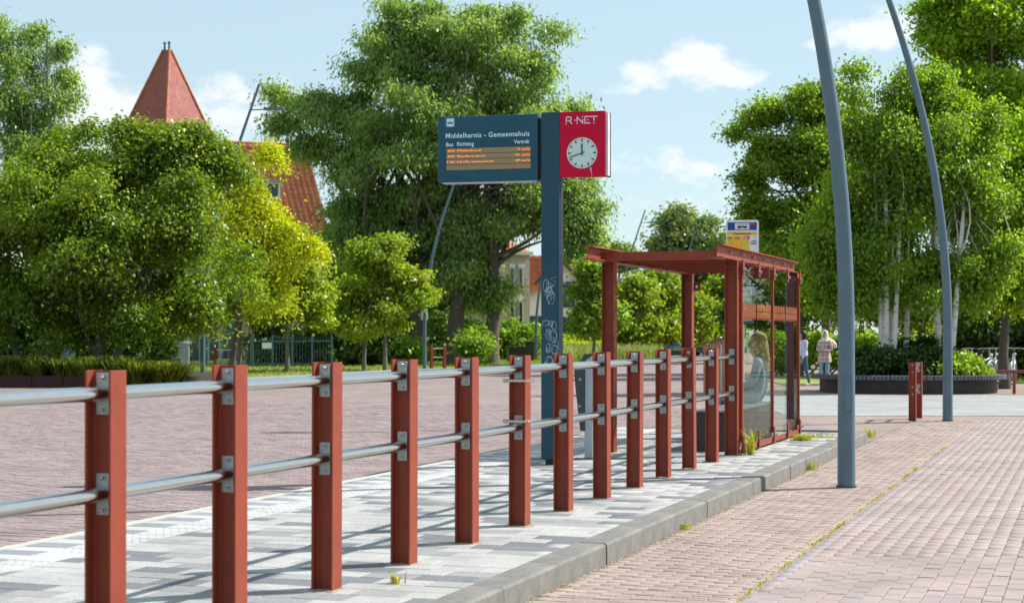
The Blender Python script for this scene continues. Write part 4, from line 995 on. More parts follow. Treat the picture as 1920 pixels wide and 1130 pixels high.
hedge('wild_shrub', 'orange tinted wild shrub behind the birch stems', bx_lobes(1690, 1760, 560, 625, 84, 2, 1.0), 110, 30, LF_LIND, 92, .22, .5)
# trees standing beyond the right picture edge, seen only as reflections in the shelter glass
bigtree('street_tree', 'dark tree past the right edge, mirrored in the shelter glass', 2260, 690, 58, [(2230, 400, 150, 160), (2330, 330, 140, 150), (2280, 520, 150, 90)], 420, LF_BIRCH, 97, r0=.2, L=.26, spread=.7)
hedge('tall_hedge', 'hedge past the right picture edge, mirrored in the shelter glass', bx_lobes(1980, 2700, 560, 700, 62, 8, 1.2), 420, 30, LF_BIRCH, 98, .26, .6, cat='hedge')
# far wood closing the horizon
cen, out = sample_lobes([(x, 230 + 15 * math.sin(x * .07), 3.5 + 2 * math.sin(x * .13), 9, 6, 6 + 2.0 * math.sin(x * .21)) for x in range(-110, 120, 9)], 2600, 95, .4)
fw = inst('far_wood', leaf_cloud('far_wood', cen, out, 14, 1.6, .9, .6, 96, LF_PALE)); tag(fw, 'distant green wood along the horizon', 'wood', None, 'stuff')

# ------------------------------------------------------------------ grasses
def blades(name, pts, hgt, wd, m, seed, lean=.35, parent=None, nodes=2):
    r = np.random.default_rng(seed); N = len(pts); a = r.uniform(0, 2 * np.pi, N); h = hgt * r.uniform(.5, 1.3, N)
    d = np.stack([np.cos(a), np.sin(a), np.zeros(N)], 1); pv = np.stack([-d[:, 1], d[:, 0], np.zeros(N)], 1) * (wd * r.uniform(.6, 1.3, N) / 2)[:, None]
    p = np.asarray(pts); ln = (lean * r.uniform(.3, 1.6, N) * h)[:, None]; z = np.array([0, 0, 1.0])
    mid = p + d * ln * .45 + z * (h * .62)[:, None]; tip = p + d * ln * 1.5 + z * (h * (1 - .35 * min(lean, 1.5)))[:, None]
    q = np.empty((N, 2, 4, 3), np.float32)
    q[:, 0, 0] = p - pv; q[:, 0, 1] = p + pv; q[:, 0, 2] = mid + pv * .8; q[:, 0, 3] = mid - pv * .8
    q[:, 1, 0] = mid - pv * .8; q[:, 1, 1] = mid + pv * .8; q[:, 1, 2] = tip + pv * .15; q[:, 1, 3] = tip - pv * .15
    t = r.uniform(0, 1, N); return inst(name, np_mesh(name, q.reshape(-1, 3), 4, np.repeat(t, 8), m), parent)
def in_poly(n, poly, seed):
    from mathutils.geometry import intersect_point_line
    r = np.random.default_rng(seed); P = np.array(poly, float); lo, hi = P.min(0), P.max(0); out = []
    while len(out) < n:
        c = lo + (hi - lo) * r.uniform(0, 1, (n, 2)); ins = np.zeros(n, bool); j = len(P) - 1
        for i in range(len(P)):
            cond = ((P[i, 1] > c[:, 1]) != (P[j, 1] > c[:, 1])) & (c[:, 0] < (P[j, 0] - P[i, 0]) * (c[:, 1] - P[i, 1]) / (P[j, 1] - P[i, 1] + 1e-12) + P[i, 0]); ins ^= cond; j = i
        out += c[ins].tolist()
    return np.array(out[:n])
# pale pavement strip and lawn beyond the lane
fe = np.array(far_edge); nrm_ = unit(np.stack([-(np.roll(fe, -1, 0) - fe)[:, 1], (np.roll(fe, -1, 0) - fe)[:, 0]], 1)); nrm_[-1] = nrm_[-2]
fe2 = fe + nrm_ * 1.6
sheet('far_pavement', [tuple(x) for x in fe] + [tuple(x) for x in fe2[::-1]], .03, PAVEG)
lawn_poly = [tuple(x) for x in fe2] + [(9.4, 112), (-2, 112), (-16, 100), (-22, 74), (-14, 60)]
lawn = sheet('lawn', lawn_poly, .035, mat('lawn_ground', (.20, .25, .045), .95, var=.3, scale=.5, bump=.5))
pts = in_poly(26000, lawn_poly, 5); b = blades('lawn_grass', np.c_[pts, np.full(len(pts), .03)], .10, .03, GB_LAWN, 6); tag(b, 'short sunlit lawn grass along the far side of the lane', 'grass', None, 'stuff')
mp_ = [(3.2, 84), (8.4, 93.5), (9.3, 120), (4, 120), (2.2, 100)]
pts = in_poly(14000, mp_, 8); b = blades('meadow_grass', np.c_[pts, np.full(len(pts), .03)], .85, .045, GB_MEAD, 9, .3); tag(b, 'tall yellow green meadow grass in front of the white house', 'grass', None, 'stuff')
fl = in_poly(500, [(3, 108), (10, 108), (11, 122), (3, 122)], 10); fl3 = np.c_[fl, np.random.default_rng(3).uniform(.7, 1.1, len(fl))]
fo = inst('meadow_flowers', leaf_cloud('meadow_flowers', fl3, np.tile([0, 0, 1.], (len(fl3), 1)), 5, .25, .16, .12, 11, LF_GOLD)); tag(fo, 'yellow flowers growing at the back of the meadow', 'flowers', None, 'stuff')
# grass strips right
gp = [(13.5, 52), (19, 52), (24, 60), (13, 60)]
g2 = sheet('verge', gp, .02, MATS['lawn_ground']); pts = in_poly(6000, gp, 12); b = blades('verge_grass', np.c_[pts, np.full(len(pts), .02)], .12, .03, GB_LAWN, 13); tag(b, 'bright grass verge behind the two walkers', 'grass', None, 'stuff')
gp = [(8, 50.5), (11.5, 50.5), (12.8, 60), (8.5, 60)]
g2 = sheet('verge', gp, .02, MATS['lawn_ground'])
# sedge planter left
spt = thing('sedge_planter', 'low dark red steel planter edge under the sedge at left', 'planter', at(0, 725, 48.5)); spt.location.z = 0
x0, x1 = at(-60, 720, 48.5).x - spt.location.x, at(238, 720, 48.5).x - spt.location.x
COR = mat('dark_corten', (.055, .014, .013), .6, var=.2)
for k in range(5):
    m = MB(); wx = (x1 - x0) / 5; m.bbox((x0 + wx * (k + .5), 0, .16), (wx - .01, .04, .32), .004); m.build('edge_panel', COR, spt)
m = MB(); m.box(((x0 + x1) / 2 + .8, 4.2, .13), (x1 - x0 + 1.6, 8.2, .22)); m.build('soil', MATS['dark_soil'], spt)
r = np.random.default_rng(20)
def tufts(x0, x1, y0, y1, n, per, seed):
    q = np.random.default_rng(seed); c = np.stack([q.uniform(x0, x1, n), q.uniform(y0, y1, n)], 1); k = np.repeat(np.arange(n), per); a = q.uniform(0, 2 * np.pi, len(k)); d = np.abs(q.normal(0, .07, len(k)))
    return np.c_[c[k, 0] + np.cos(a) * d, c[k, 1] + np.sin(a) * d], np.repeat(q.uniform(.7, 1.25, n), per)
def tuft_blades(name, xy, hs, z, h, wd, m, seed):
    lo = [blades(name, np.c_[xy[s_], np.full(s_.sum(), z)], h * hv, wd, m, seed + q, 1.0) for q, (s_, hv) in enumerate(((hs < .9, .8), ((hs >= .9) & (hs < 1.1), 1.0), (hs >= 1.1, 1.25)))]
    bm = bmesh.new()
    for o_ in lo: bm.from_mesh(o_.data)
    me = lo[0].data; bm.to_mesh(me); bm.free()
    for o_ in lo[1:]: bpy.data.objects.remove(o_)
    return lo[0]
xy, hs = tufts(at(-60, 0, 48.6).x, at(236, 0, 48.6).x, 48.6, 50.2, 95, 110, 21)
b = tuft_blades('planter_sedge', xy, hs, .22, .66, .03, GB_GRASS, 21); tag(b, 'long dark drooping sedge hanging over the left planter edge', 'grass', None, 'stuff')
xy, hs = tufts(at(240, 0, 48.9).x, at(332, 0, 48.9).x, 48.4, 50.4, 34, 160, 23)
b = tuft_blades('sun_tinted_sedge', xy, hs, .0, .72, .032, GB_LAWN, 25); tag(b, 'sunlit pale green tuft of sedge right of the first red post', 'grass', None, 'stuff')  # lighter blade colour stands in for sunlight on this tuft
# weeds on the paving
def weed(name, label, t, s, n, h, seed, spread=.08, z=PZ, lm=GB_WEED, lean=.5, kind=None):
    r = np.random.default_rng(seed); p = W(t, s, z)
    o = blades(name, np.c_[r.normal(0, spread, n), r.normal(0, spread, n), np.zeros(n)], h, .009, lm, seed, lean); o.location = p; tag(o, label, 'weed', 'weeds in the paving joints', kind); return o
weed('weed_tuft', 'upright yellow green weed growing at the first shelter post', .19, post_pos(13) + .12, 60, .28, 31, .035, lean=.3)
weed('weed_tuft', 'flat weed patch on the platform below the last glass pane', .30, post_pos(13) + 2.9, 300, .07, 32, .06)
weed('weed_tuft', 'dry weed fringe along the foot of the glass wall', .26, post_pos(13) + 3.7, 260, .05, 33, .18, kind='stuff')
weed('weed_tuft', 'small bright weed between platform tiles near the fourth post', .26, 2.45, 40, .06, 34, .02)
weed('weed_tuft', 'small weed at the kerb foot left of the nearest lamp post', .89, 12.6, 60, .11, 35, .04, 0)
weed('weed_tuft', 'green weed tuft at the far end of the kerb', .75, 18.9, 80, .14, 36, .06, 0)
weed('weed_tuft', 'tiny weed at the kerb foot in the foreground', .90, 6.6, 30, .05, 37, .02, 0)
pts = []; r = np.random.default_rng(40)
for s_ in np.arange(-1, 17, .012):
    if r.uniform() < .05 + .35 * (math.sin(s_ * 2.1) + math.sin(s_ * 5.3 + 1) > .1): p = W(1.978 + r.normal(0, .009), s_, 0); pts.append((p.x, p.y, 0))
b = blades('joint_moss', np.repeat(np.array(pts), 3, 0) + r.normal(0, .008, (len(pts) * 3, 3)) * np.array([1, 1, 0]), .018, .008, GB_WEED, 41, .8); tag(b, 'yellow moss line along the gutter joint of the brick road', 'moss', None, 'stuff')
pts = []
for s_ in np.arange(2, 18, .01):
    if r.uniform() < .5: p = W(.885 + abs(r.normal(0, .02)), s_ + r.normal(0, .03), 0); pts.append((p.x, p.y, 0))
b = blades('kerb_litter', np.array(pts), .008, .010, leaf_mat('dry_litter', (.30, .17, .07), (.38, .25, .12), (.45, .33, .2), .2), 42, 1.2); tag(b, 'dry brown litter gathered along the kerb foot', 'litter', None, 'stuff')
# ------------------------------------------------------------------ buildings
BRK = brick_sheet('beige_brick', (.56, .43, .36), (.50, .38, .32), (.52, .45, .40), .42, .13, 0.0, .01)
PLAS = mat('white_plaster', (.76, .77, .78), .8, var=.06, scale=1)
TILE_O = mat('orange_roof_tile', (.46, .15, .065), .75, var=.28, scale=2.5)
TILE_R = mat('red_slate_roof', (.34, .085, .058), .7, var=.25, scale=.8, dirt=.45)
k_ = NT(TILE_R.node_tree); t_ = k_.new('ShaderNodeTexCoord'); s_3 = k_.new('ShaderNodeSeparateXYZ'); k_.link(t_.outputs['Object'], s_3.inputs[0])
cv_ = k_.new('ShaderNodeCombineXYZ'); k_.link(k_.m('ADD', s_3.outputs[0], s_3.outputs[1]), cv_.inputs[0]); k_.link(s_3.outputs[2], cv_.inputs[1])
bt_ = k_.new('ShaderNodeTexBrick'); k_.link(cv_.outputs[0], bt_.inputs['Vector']); bt_.inputs['Scale'].default_value = 1; bt_.inputs['Brick Width'].default_value = .26; bt_.inputs['Row Height'].default_value = .20; bt_.inputs['Mortar Size'].default_value = .022
bt_.inputs['Color1'].default_value = (.36, .095, .062, 1); bt_.inputs['Color2'].default_value = (.27, .075, .062, 1); bt_.inputs['Mortar'].default_value = (.13, .035, .03, 1)
pr_ = k_.n['Principled BSDF']; old = pr_.inputs['Base Color'].links[0].from_socket; k_.link(k_.mix(.62, old, bt_.outputs['Color']), pr_.inputs['Base Color'])
WIN = mat('dark_window_glass', (.03, .05, .06), .08, var=.2, scale=.7)
TRIM = mat('dark_blue_trim', (.02, .05, .08), .5)
CREAM = mat('cream_frame', (.62, .58, .46), .6)
# tower with steep pyramid roof
TY = 133.0; tb = at(313, 628, TY)
tw = thing('brick_tower', 'brick tower with steep red pyramid roof and two finials above the dark trees', 'tower', (tb.x, TY, 0), math.radians(-34))
hw = 2.28; ze = at(0, 240, TY).z; za = at(0, 94, TY).z
m = MB(); m.box((0, 0, ze / 2 - .1), (2 * hw - .5, 2 * hw - .5, ze - .2)); m.build('wall', BRK, tw)
m = MB(); rx = .34; hb = hw * 1.0
fl_ = .35; rings = [(hb + .25, ze - .55), (hb * .90, ze + .5), (rx, za)]
vs_ = []
for q, z in rings: vs_ += [(-q, -q if q > 1 else -.05, z), (q, -q if q > 1 else -.05, z), (q, q if q > 1 else .05, z), (-q, q if q > 1 else .05, z)]
fs_ = [(3, 2, 1, 0), (8, 9, 10, 11)]
for r_ in (0, 4):
    for j_ in range(4): fs_.append((r_ + j_, r_ + (j_ + 1) % 4, r_ + 4 + (j_ + 1) % 4, r_ + 4 + j_))
m.add(vs_, fs_); rfo = m.build('roof', TILE_R, tw)
m = MB()
for sx, sy in ((-1, -1), (1, -1), (1, 1), (-1, 1)):
    m.tube([(sx * (hb + .27), sy * (hb + .27), ze - .53), (sx * hb * .91, sy * hb * .91, ze + .53), (sx * rx, sy * .07, za + .02)], .10, 6)
m.build('hip_tiles', TILE_O, rfo)
for sx in (-1, 1):
    m = MB(); m.tube([(sx * .24, 0, za - .1), (sx * .24, 0, za + .45), (sx * .24, 0, za + .5), (sx * .24, 0, za + .58), (sx * .24, 0, za + .66)], [.09, .06, .12, .12, .03], 8); m.build('finial', TRIM, tw)
for q in (-1, 0, 1):
    m = MB(); m.box((q * 1.3, -hw + .24, ze - 2.2), (.7, .06, 1.5)); m.build('window', WIN, tw)
# long tiled roof building
hy = 122.0
hb_ = thing('tiled_hall', 'long brick building with orange pantile roof and white dormer behind the golden tree', 'building', at(500, 628, hy + 5), 0.35); hb_.location.z = 0
xL, xR = at(385, 0, hy + 5).x - hb_.location.x, at(598, 0, hy + 5).x - hb_.location.x
zr = at(0, 256, hy + 5).z; zev = at(0, 470, hy).z
m = MB(); m.box(((xL + xR) / 2, 3.2, zev / 2), (xR - xL - .4, 13.6, zev)); m.build('wall', BRK, hb_)
def pantile(x0, x1, zlow, zhigh, y0, y1, pitch, course, mt, name, parent):
    """roof plane with rolled tiles: wave across, steps down the slope"""
    nx = int((x1 - x0) / pitch) * 4; ny = int(math.hypot(zhigh - zlow, y1 - y0) / course); V_ = []; T_ = []
    nvec = np.array([0, -(zhigh - zlow), (y1 - y0)]); nvec = nvec / np.linalg.norm(nvec)
    r = np.random.default_rng(9)
    xs = np.linspace(x0, x1, nx + 1); off = .055 * np.abs(np.sin(np.arange(nx + 1) * math.pi / 4)) ** 1.0
    rows_ = []
    for j in range(ny):
        for (f, up_) in ((j / ny, .05), ((j + .999) / ny, .0)):
            c_ = np.stack([xs, np.full(nx + 1, y0 + (y1 - y0) * f), np.full(nx + 1, zlow + (zhigh - zlow) * f)], 1) + nvec * (off + up_)[:, None]; rows_.append(c_)
    G = np.array(rows_); nr = len(rows_); Vv = G.reshape(-1, 3); idx = []
    for j in range(nr - 1):
        a = j * (nx + 1) + np.arange(nx); idx.append(np.stack([a, a + 1, a + nx + 2, a + nx + 1], 1))
    o_ = inst(name, np_mesh(name, Vv, 4, None, mt, np.concatenate(idx)), parent); return o_
rf1 = pantile(xL - .3, xR + .3, zev, zr, -4.0, 5, .42, .50, TILE_O, 'roof', hb_)
m = MB(); m.add([(xL - .3, 5, zr), (xR + .3, 5, zr), (xR + .3, 10.3, zev), (xL - .3, 10.3, zev), (xL - .3, 5, zr - .1), (xR + .3, 5, zr - .1), (xR + .3, 10.3, zev - .1), (xL - .3, 10.3, zev - .1)], [(0, 1, 2, 3), (7, 6, 5, 4), (0, 4, 5, 1), (2, 6, 7, 3)]); m.build('rear_roof', TILE_O, hb_)
m = MB(); m.tube([(xL - .3, 5, zr + .02), (xR + .3, 5, zr + .02)], .13, 8); m.build('ridge_tiles', TILE_O, rf1)
m = MB(); m.prism([(-3.6, zev), (10, zev), (5, zr - .1)], 'x', xL - .1, xL + .1); m.prism([(-3.6, zev), (10, zev), (5, zr - .1)], 'x', xR - .1, xR + .1); m.build('gable', BRK, hb_)
for (px, w_) in ((497, 1.1),):
    dx0 = at(px, 0, hy + 2).x - hb_.location.x; zd = at(0, 352, hy + 2).z
    m = MB(); m.box((dx0, .6, zd), (w_, 2.6, 1.3)); dm = m.build('dormer', PLAS, hb_)
    m = MB(); m.box((dx0, -.72, zd), (w_ * .7, .06, .95)); m.build('pane', WIN, dm)
    m = MB(); m.box((dx0, .5, zd + .70), (w_ + .35, 3.0, .10)); m.build('dormer_roof', mat('lead_grey', (.30, .34, .37), .5), dm)
for k in range(4):
    xw = xL + 1.2 + k * 1.75
    m = MB(); m.box((xw, -3.62, 4.4), (.9, .08, 1.5)); wn = m.build('window', CREAM, hb_); m = MB(); m.box((xw, -3.67, 4.4), (.74, .04, 1.3)); m.build('pane', WIN, wn)
# low annexe with glazed entrance seen below the left trees
ay = 92.0; an = thing('glazed_annexe', 'low pale annexe with framed entrance behind the iron fence at left', 'building', (at(405, 0, ay).x, ay, 0))
k = ay / F
def A(px): return (px - 405) * k
def AZ(py): return CAMZ - (py - HZ) * k
m = MB(); m.box((A(405), 3, 2.1), (170 * k, 5.8, 4.2)); m.build('wall', mat('beige_panel', (.38, .30, .22), .8, var=.1), an)
m = MB(); m.box((A(405), 2.9, 4.3), (180 * k, 6.4, .25)); m.build('roof', mat('lead_grey', (.3, .34, .37)), an)
for (x0, x1, y0, y1, mt, nm) in ((352, 376, 597, 690, PLAS, 'door_frame'), (390, 412, 604, 690, PLAS, 'window'), (417, 436, 598, 690, mat('teal_panel', (.05, .20, .25), .5), 'window'), (440, 452, 598, 690, MATS['teal_panel'], 'window'), (345, 350, 590, 690, PLAS, 'pillar'), (414, 416, 590, 690, PLAS, 'pillar')):
    m = MB(); m.box((A((x0 + x1) / 2), .04, (AZ(y0) + max(AZ(y1), 0)) / 2), ((x1 - x0) * k, .12, AZ(y0) - max(AZ(y1), 0))); f = m.build(nm, mt, an)
    if nm in ('door_frame', 'window'):
        m = MB(); m.box((A((x0 + x1) / 2), -.04, (AZ(y0 + 6) + .1) / 2), ((x1 - x0 - 5) * k, .06, AZ(y0 + 6) - .1)); m.build('pane', WIN, f)
# white house with gable and beige brick house
wy = 124.0; k = wy / F
wh = thing('white_house', 'white gabled house with red tiled roof and pale chimney behind the sign pole', 'house', (at(1040, 0, wy).x, wy, 0))
def HX(px): return (px - 1040) * k
def HZ_(py): return CAMZ - (py - HZ) * k
x0, x1, xm = HX(985), HX(1112), HX(1046); zE = HZ_(552); zA = HZ_(480)
m = MB(); m.prism([(x0, 0), (x1, 0), (x1, zE), (xm, zA - .2), (x0, zE)], 'y', 0, 8); m.build('wall', PLAS, wh)
for (xa, xb) in ((x0 - .5, xm), (x1 + .5, xm)):
    sl_ = (zA - zE) / abs(xm - (x0 if xa < xm else x1)); za_ = zE - .5 * sl_
    m = MB(); m.add([(xa, -.5, za_), (xb, -.5, zA), (xb, 8.4, zA), (xa, 8.4, za_), (xa, -.5, za_ + .2), (xb, -.5, zA + .2), (xb, 8.4, zA + .2), (xa, 8.4, za_ + .2)], [(0, 1, 2, 3), (7, 6, 5, 4), (0, 4, 5, 1), (2, 6, 7, 3), (0, 3, 7, 4), (1, 5, 6, 2)]); ro = m.build('roof', TILE_O, wh)
    m = MB(); m.add([(xa, -.56, za_ - .22), (xb, -.56, zA - .22), (xb, -.52, zA - .22), (xa, -.52, za_ - .22), (xa, -.56, za_ + .08), (xb, -.56, zA + .08), (xb, -.52, zA + .08), (xa, -.52, za_ + .08)], [(0, 1, 2, 3), (7, 6, 5, 4), (0, 4, 5, 1), (2, 6, 7, 3), (0, 3, 7, 4), (1, 5, 6, 2)]); m.build('verge_board', TRIM, ro)
m = MB(); m.box((HX(1082), 3.0, HZ_(500)), (.62, .7, 2.6)); ch = m.build('chimney', mat('pale_lilac_render', (.60, .55, .60), .8), wh)
for (px, py, w_, h_) in ((1064, 555, .8, 1.4), (1064, 612, 1.3, 1.2), (1000, 612, 1.2, 1.3), (1095, 612, .8, 1.2)):
    m = MB(); m.box((HX(px), -.04, HZ_(py)), (w_ + .24, .1, h_ + .24)); f = m.build('window', TRIM, wh); m = MB(); m.box((HX(px), -.10, HZ_(py)), (w_, .06, h_)); m.build('pane', WIN, f)
m = MB(); m.box((HX(1064), -.12, HZ_(530)), (1.25, .16, .14)); m.build('lintel', TRIM, wh)
# red tiled side roof facing the lane, left of the pole
pantile(HX(982), HX(1022), HZ_(548), HZ_(478), -.9, 1.2, .40, .42, TILE_O, 'porch_roof', wh)
by = 116.0; k = by / F
bh = thing('beige_house', 'beige brick house with tall narrow windows left of the white house', 'house', (at(970, 0, by).x, by, 0), .45)
def BX(px): return (px - 970) * k
def BZ(py): return CAMZ - (py - HZ) * k
m = MB(); m.box((BX(966), 4, BZ(478) / 2), (60 * k, 8, BZ(478))); m.build('wall', BRK, bh)
m = MB(); m.box((BX(966), 4, BZ(478) + .12), (66 * k, 8.6, .24)); m.build('cornice', CREAM, bh)
m = MB(); m.prism([(-.2, BZ(478) + .24), (8.2, BZ(478) + .24), (4, BZ(440))], 'x', BX(938), BX(994)); m.build('roof', TILE_O, bh)
for px in (958, 976):
    for py in (583, 520):
        m = MB(); m.box((BX(px), -.03, BZ(py)), (.34, .1, 1.7)); f = m.build('window', CREAM, bh); m = MB(); m.box((BX(px), -.09, BZ(py) - .1), (.2, .05, 1.35)); m.build('pane', WIN, f)
        m = MB(); m.box((BX(px), -.08, BZ(py) + .8), (.42, .1, .22)); m.build('lintel', PLAS, f)
# pink house sliver and dark brick pillar in front gardens
# ------------------------------------------------------------------ fences and cabinets
IRON = mat('blue_grey_iron', (.035, .075, .10), .5)
def bar_fence(name, label, x0, x1, Y, ytop, ybot, sp, nsec, mt=IRON, sign=False):
    k = Y / F; t = thing(name, label, 'fence', (at(x0, 0, Y).x, Y, 0)); Wd = (x1 - x0) * k; zt = CAMZ - (ytop - HZ) * k; zb = .08
    pm = MB(); pm.bbox((0, 0, (zt + .05) / 2), (.07, .07, zt + .05), .004); pme = pm.mesh('post', LAMPC)
    for q in range(nsec + 1): inst('post', pme, t, (Wd * q / nsec, 0, 0))
    for z in (zt - .22, zb + .12):
        m = MB(); m.box((Wd / 2, 0, z), (Wd, .035, .05)); m.build('rail', LAMPC, t)
    bm_ = MB(); bm_.box((0, 0, (zt + zb) / 2), (.022, .022, zt - zb)); bme = bm_.mesh('bar', mt)
    n = int(Wd / sp)
    for q in range(1, n): inst('bar', bme, t, (Wd * q / n, .03, 0))
    if sign:
        m = MB(); m.box((.36 * Wd / 2, -.04, zt - .42), (.42, .01, .26)); m.build('notice', PLAS, t)
    return t
bar_fence('iron_fence', 'blue grey iron bar fence in front of the dark hedge by the lawn', 474, 622, 76, 630, 690, .13, 4, sign=True)
bar_fence('iron_fence', 'dark iron bar fence in front of the annexe entrance', 345, 470, 78, 632, 690, .12, 3)
cb = thing('utility_cabinet', 'white and green utility cabinet beside the sunlit sedge', 'cabinet', (at(339, 0, 57).x, 57, 0), .3)
m = MB(); m.bbox((.10, 0, .62), (.32, .35, 1.24), .015); m.build('white_box', mat('cabinet_white', (.50, .56, .56), .5, dirt=.2), cb)
m = MB(); m.bbox((-.16, -.05, .36), (.30, .4, .72), .012); m.build('green_box', mat('cabinet_green', (.06, .20, .16), .5), cb)
cb2 = thing('utility_cabinet', 'small pale box half hidden in the sedge between dark stems', 'cabinet', (at(128, 0, 58).x, 58, 0), .2)
m = MB(); m.bbox((0, 0, .5), (.45, .3, 1.0), .012); m.build('box', mat('cabinet_blue', (.22, .42, .50), .5), cb2); m = MB(); m.box((.14, -.16, .5), (.16, .02, .8)); m.build('door', mat('cabinet_white', (.5, .56, .56)), cb2)
wb = thing('wheelie_bin', 'black waste container on the lawn in front of the beige house', 'bin', (at(966, 0, 92).x, 92, 0), .2)
m = MB(); m.box((0, 0, .40), (.78, .7, .72), taper=1.12); m.build('body', BLACK, wb); m = MB(); m.bbox((0, 0, .82), (.92, .82, .10), .02); m.build('lid', BLACK, wb)
for sx in (-.3, .3): m = MB(); m.tube([(sx - .04, .3, .1), (sx + .04, .3, .1)], .1, 12); m.build('wheel', DGREY, wb)
gp_ = thing('garden_pillar', 'dark brick garden pillar right of the black waste container', 'pillar', (at(993, 0, 94).x, 94, 0))
m = MB(); m.bbox((0, 0, .55), (.5, .5, 1.1), .01); m.build('shaft', mat('dark_garden_brick', (.06, .045, .04), .9, var=.3), gp_); m = MB(); m.bbox((0, 0, 1.14), (.58, .58, .08), .01); m.build('cap', CONC, gp_)
lf = thing('low_wooden_fence', 'row of short weathered posts with a rail behind the meadow', 'fence', (at(1062, 0, 122).x, 122, 0))
WOOD = mat('weathered_wood', (.30, .24, .17), .85, var=.25, scale=6)
pm = MB(); pm.bbox((0, 0, .62), (.22, .15, 1.25), .02); pme = pm.mesh('post', WOOD)
for q in range(20): inst('post', pme, lf, (q * .58, 0, 0))
m = MB(); m.box((5.5, .1, 1.0), (11.4, .05, .14)); m.build('rail', WOOD, lf)
# wooden cabinet behind the shelter
wc = thing('wooden_cabinet', 'sloping-roofed wooden cabinet seen between the last railing post and the shelter', 'cabinet', (at(1348, 0, 42).x, 42, 0), -.15)
WOODO = mat('oiled_wood', (.36, .20, .09), .7, var=.25, scale=5)
for q in range(5):
    m = MB(); m.bbox((-.30 + q * .15, 0, .62 + q * .035), (.142, .55, 1.24 + q * .07), .004); m.build('plank', WOODO, wc)
m = MB(); m.add([(-.46, -.36, 1.22), (.46, -.36, 1.46), (.46, .36, 1.46), (-.46, .36, 1.22), (-.46, -.36, 1.26), (.46, -.36, 1.50), (.46, .36, 1.50), (-.46, .36, 1.26)], [(3, 2, 1, 0), (4, 5, 6, 7), (0, 1, 5, 4), (1, 2, 6, 5), (2, 3, 7, 6), (3, 0, 4, 7)]); m.build('roof', mat('dark_wood', (.12, .075, .045), .8), wc)
m = MB(); m.tube([(.06, -.29, .1), (.06, -.29, 1.25)], .022, 8); m.build('edge_pipe', LGREY, wc)

# ------------------------------------------------------------------ short red railings
sp_me = ibeam_mb(0.122, 0.118, 0.010, 0.008, 1.0).mesh('post', RED)
SRG = 'short two-post red railings'
def short_rail(base, rz, label, gap=1.06, web_out=False):
    t = thing('short_railing', label, 'railing', base, rz, SRG)
    inst('post', sp_me, t, (0, 0, 0)); inst('post', sp_me, t, (0, gap, 0))
    for z in (.90, .52):
        m = MB(); m.tube([(0, .012, z), (0, gap - .012, z)], .0305, 14); m.build('rail', STEEL, t)
        for y in (.009, gap - .009): inst('bracket', plate_me, t, (0, y, z))
        for dz in (-.06, .06): inst('bolt', bolt_me, t, (0, -.005, z + dz))
    return t
short_rail(gl(1711, 789), ANG, 'short red double bollard with steel rails left of the second lamp post')
b_ = gl(809, 692); short_rail((b_[0], b_[1], 0), math.radians(-62), 'small red two-post railing on the lawn edge beside the noticed lamp post', .62)
b_ = gl(397, 700); short_rail((b_[0], 66, 0), math.radians(-70), 'small red railing with pale rail in front of the annexe fence', .7)
b_ = at(1169, 0, 98); short_rail((b_.x, 98, 0), math.radians(-60), 'tiny red railing by the meadow seen behind the shelter front post', .6)
fr = thing('flat_red_railing', 'low dark red railing with flat top bar at the right picture edge', 'railing', gl(1903, 738), math.radians(-4))
for q in range(3): m = MB(); m.bbox((q * .42 - .02, 0, .26), (.07, .07, .52), .004); m.build('post', RED, fr)
m = MB(); m.bbox((.18, 0, .56), (1.25, .09, .08), .004); m.build('top_bar', REDD, fr)

dg_ = thing('drain_grate', 'dark cast iron drain grate in the platform beside the sign pole', 'grate', W(-1.75, 11.6, PZ + .002), ANG)
m = MB(); m.box((0, 0, 0), (.62, .30, .008)); m.build('frame', mat('cast_iron', (.07, .075, .08), .6, var=.2), dg_)
for q in range(9): m = MB(); m.box((-.26 + q * .065, 0, .006), (.028, .25, .006)); m.build('bar', MATS['galvanised_plate'], dg_)
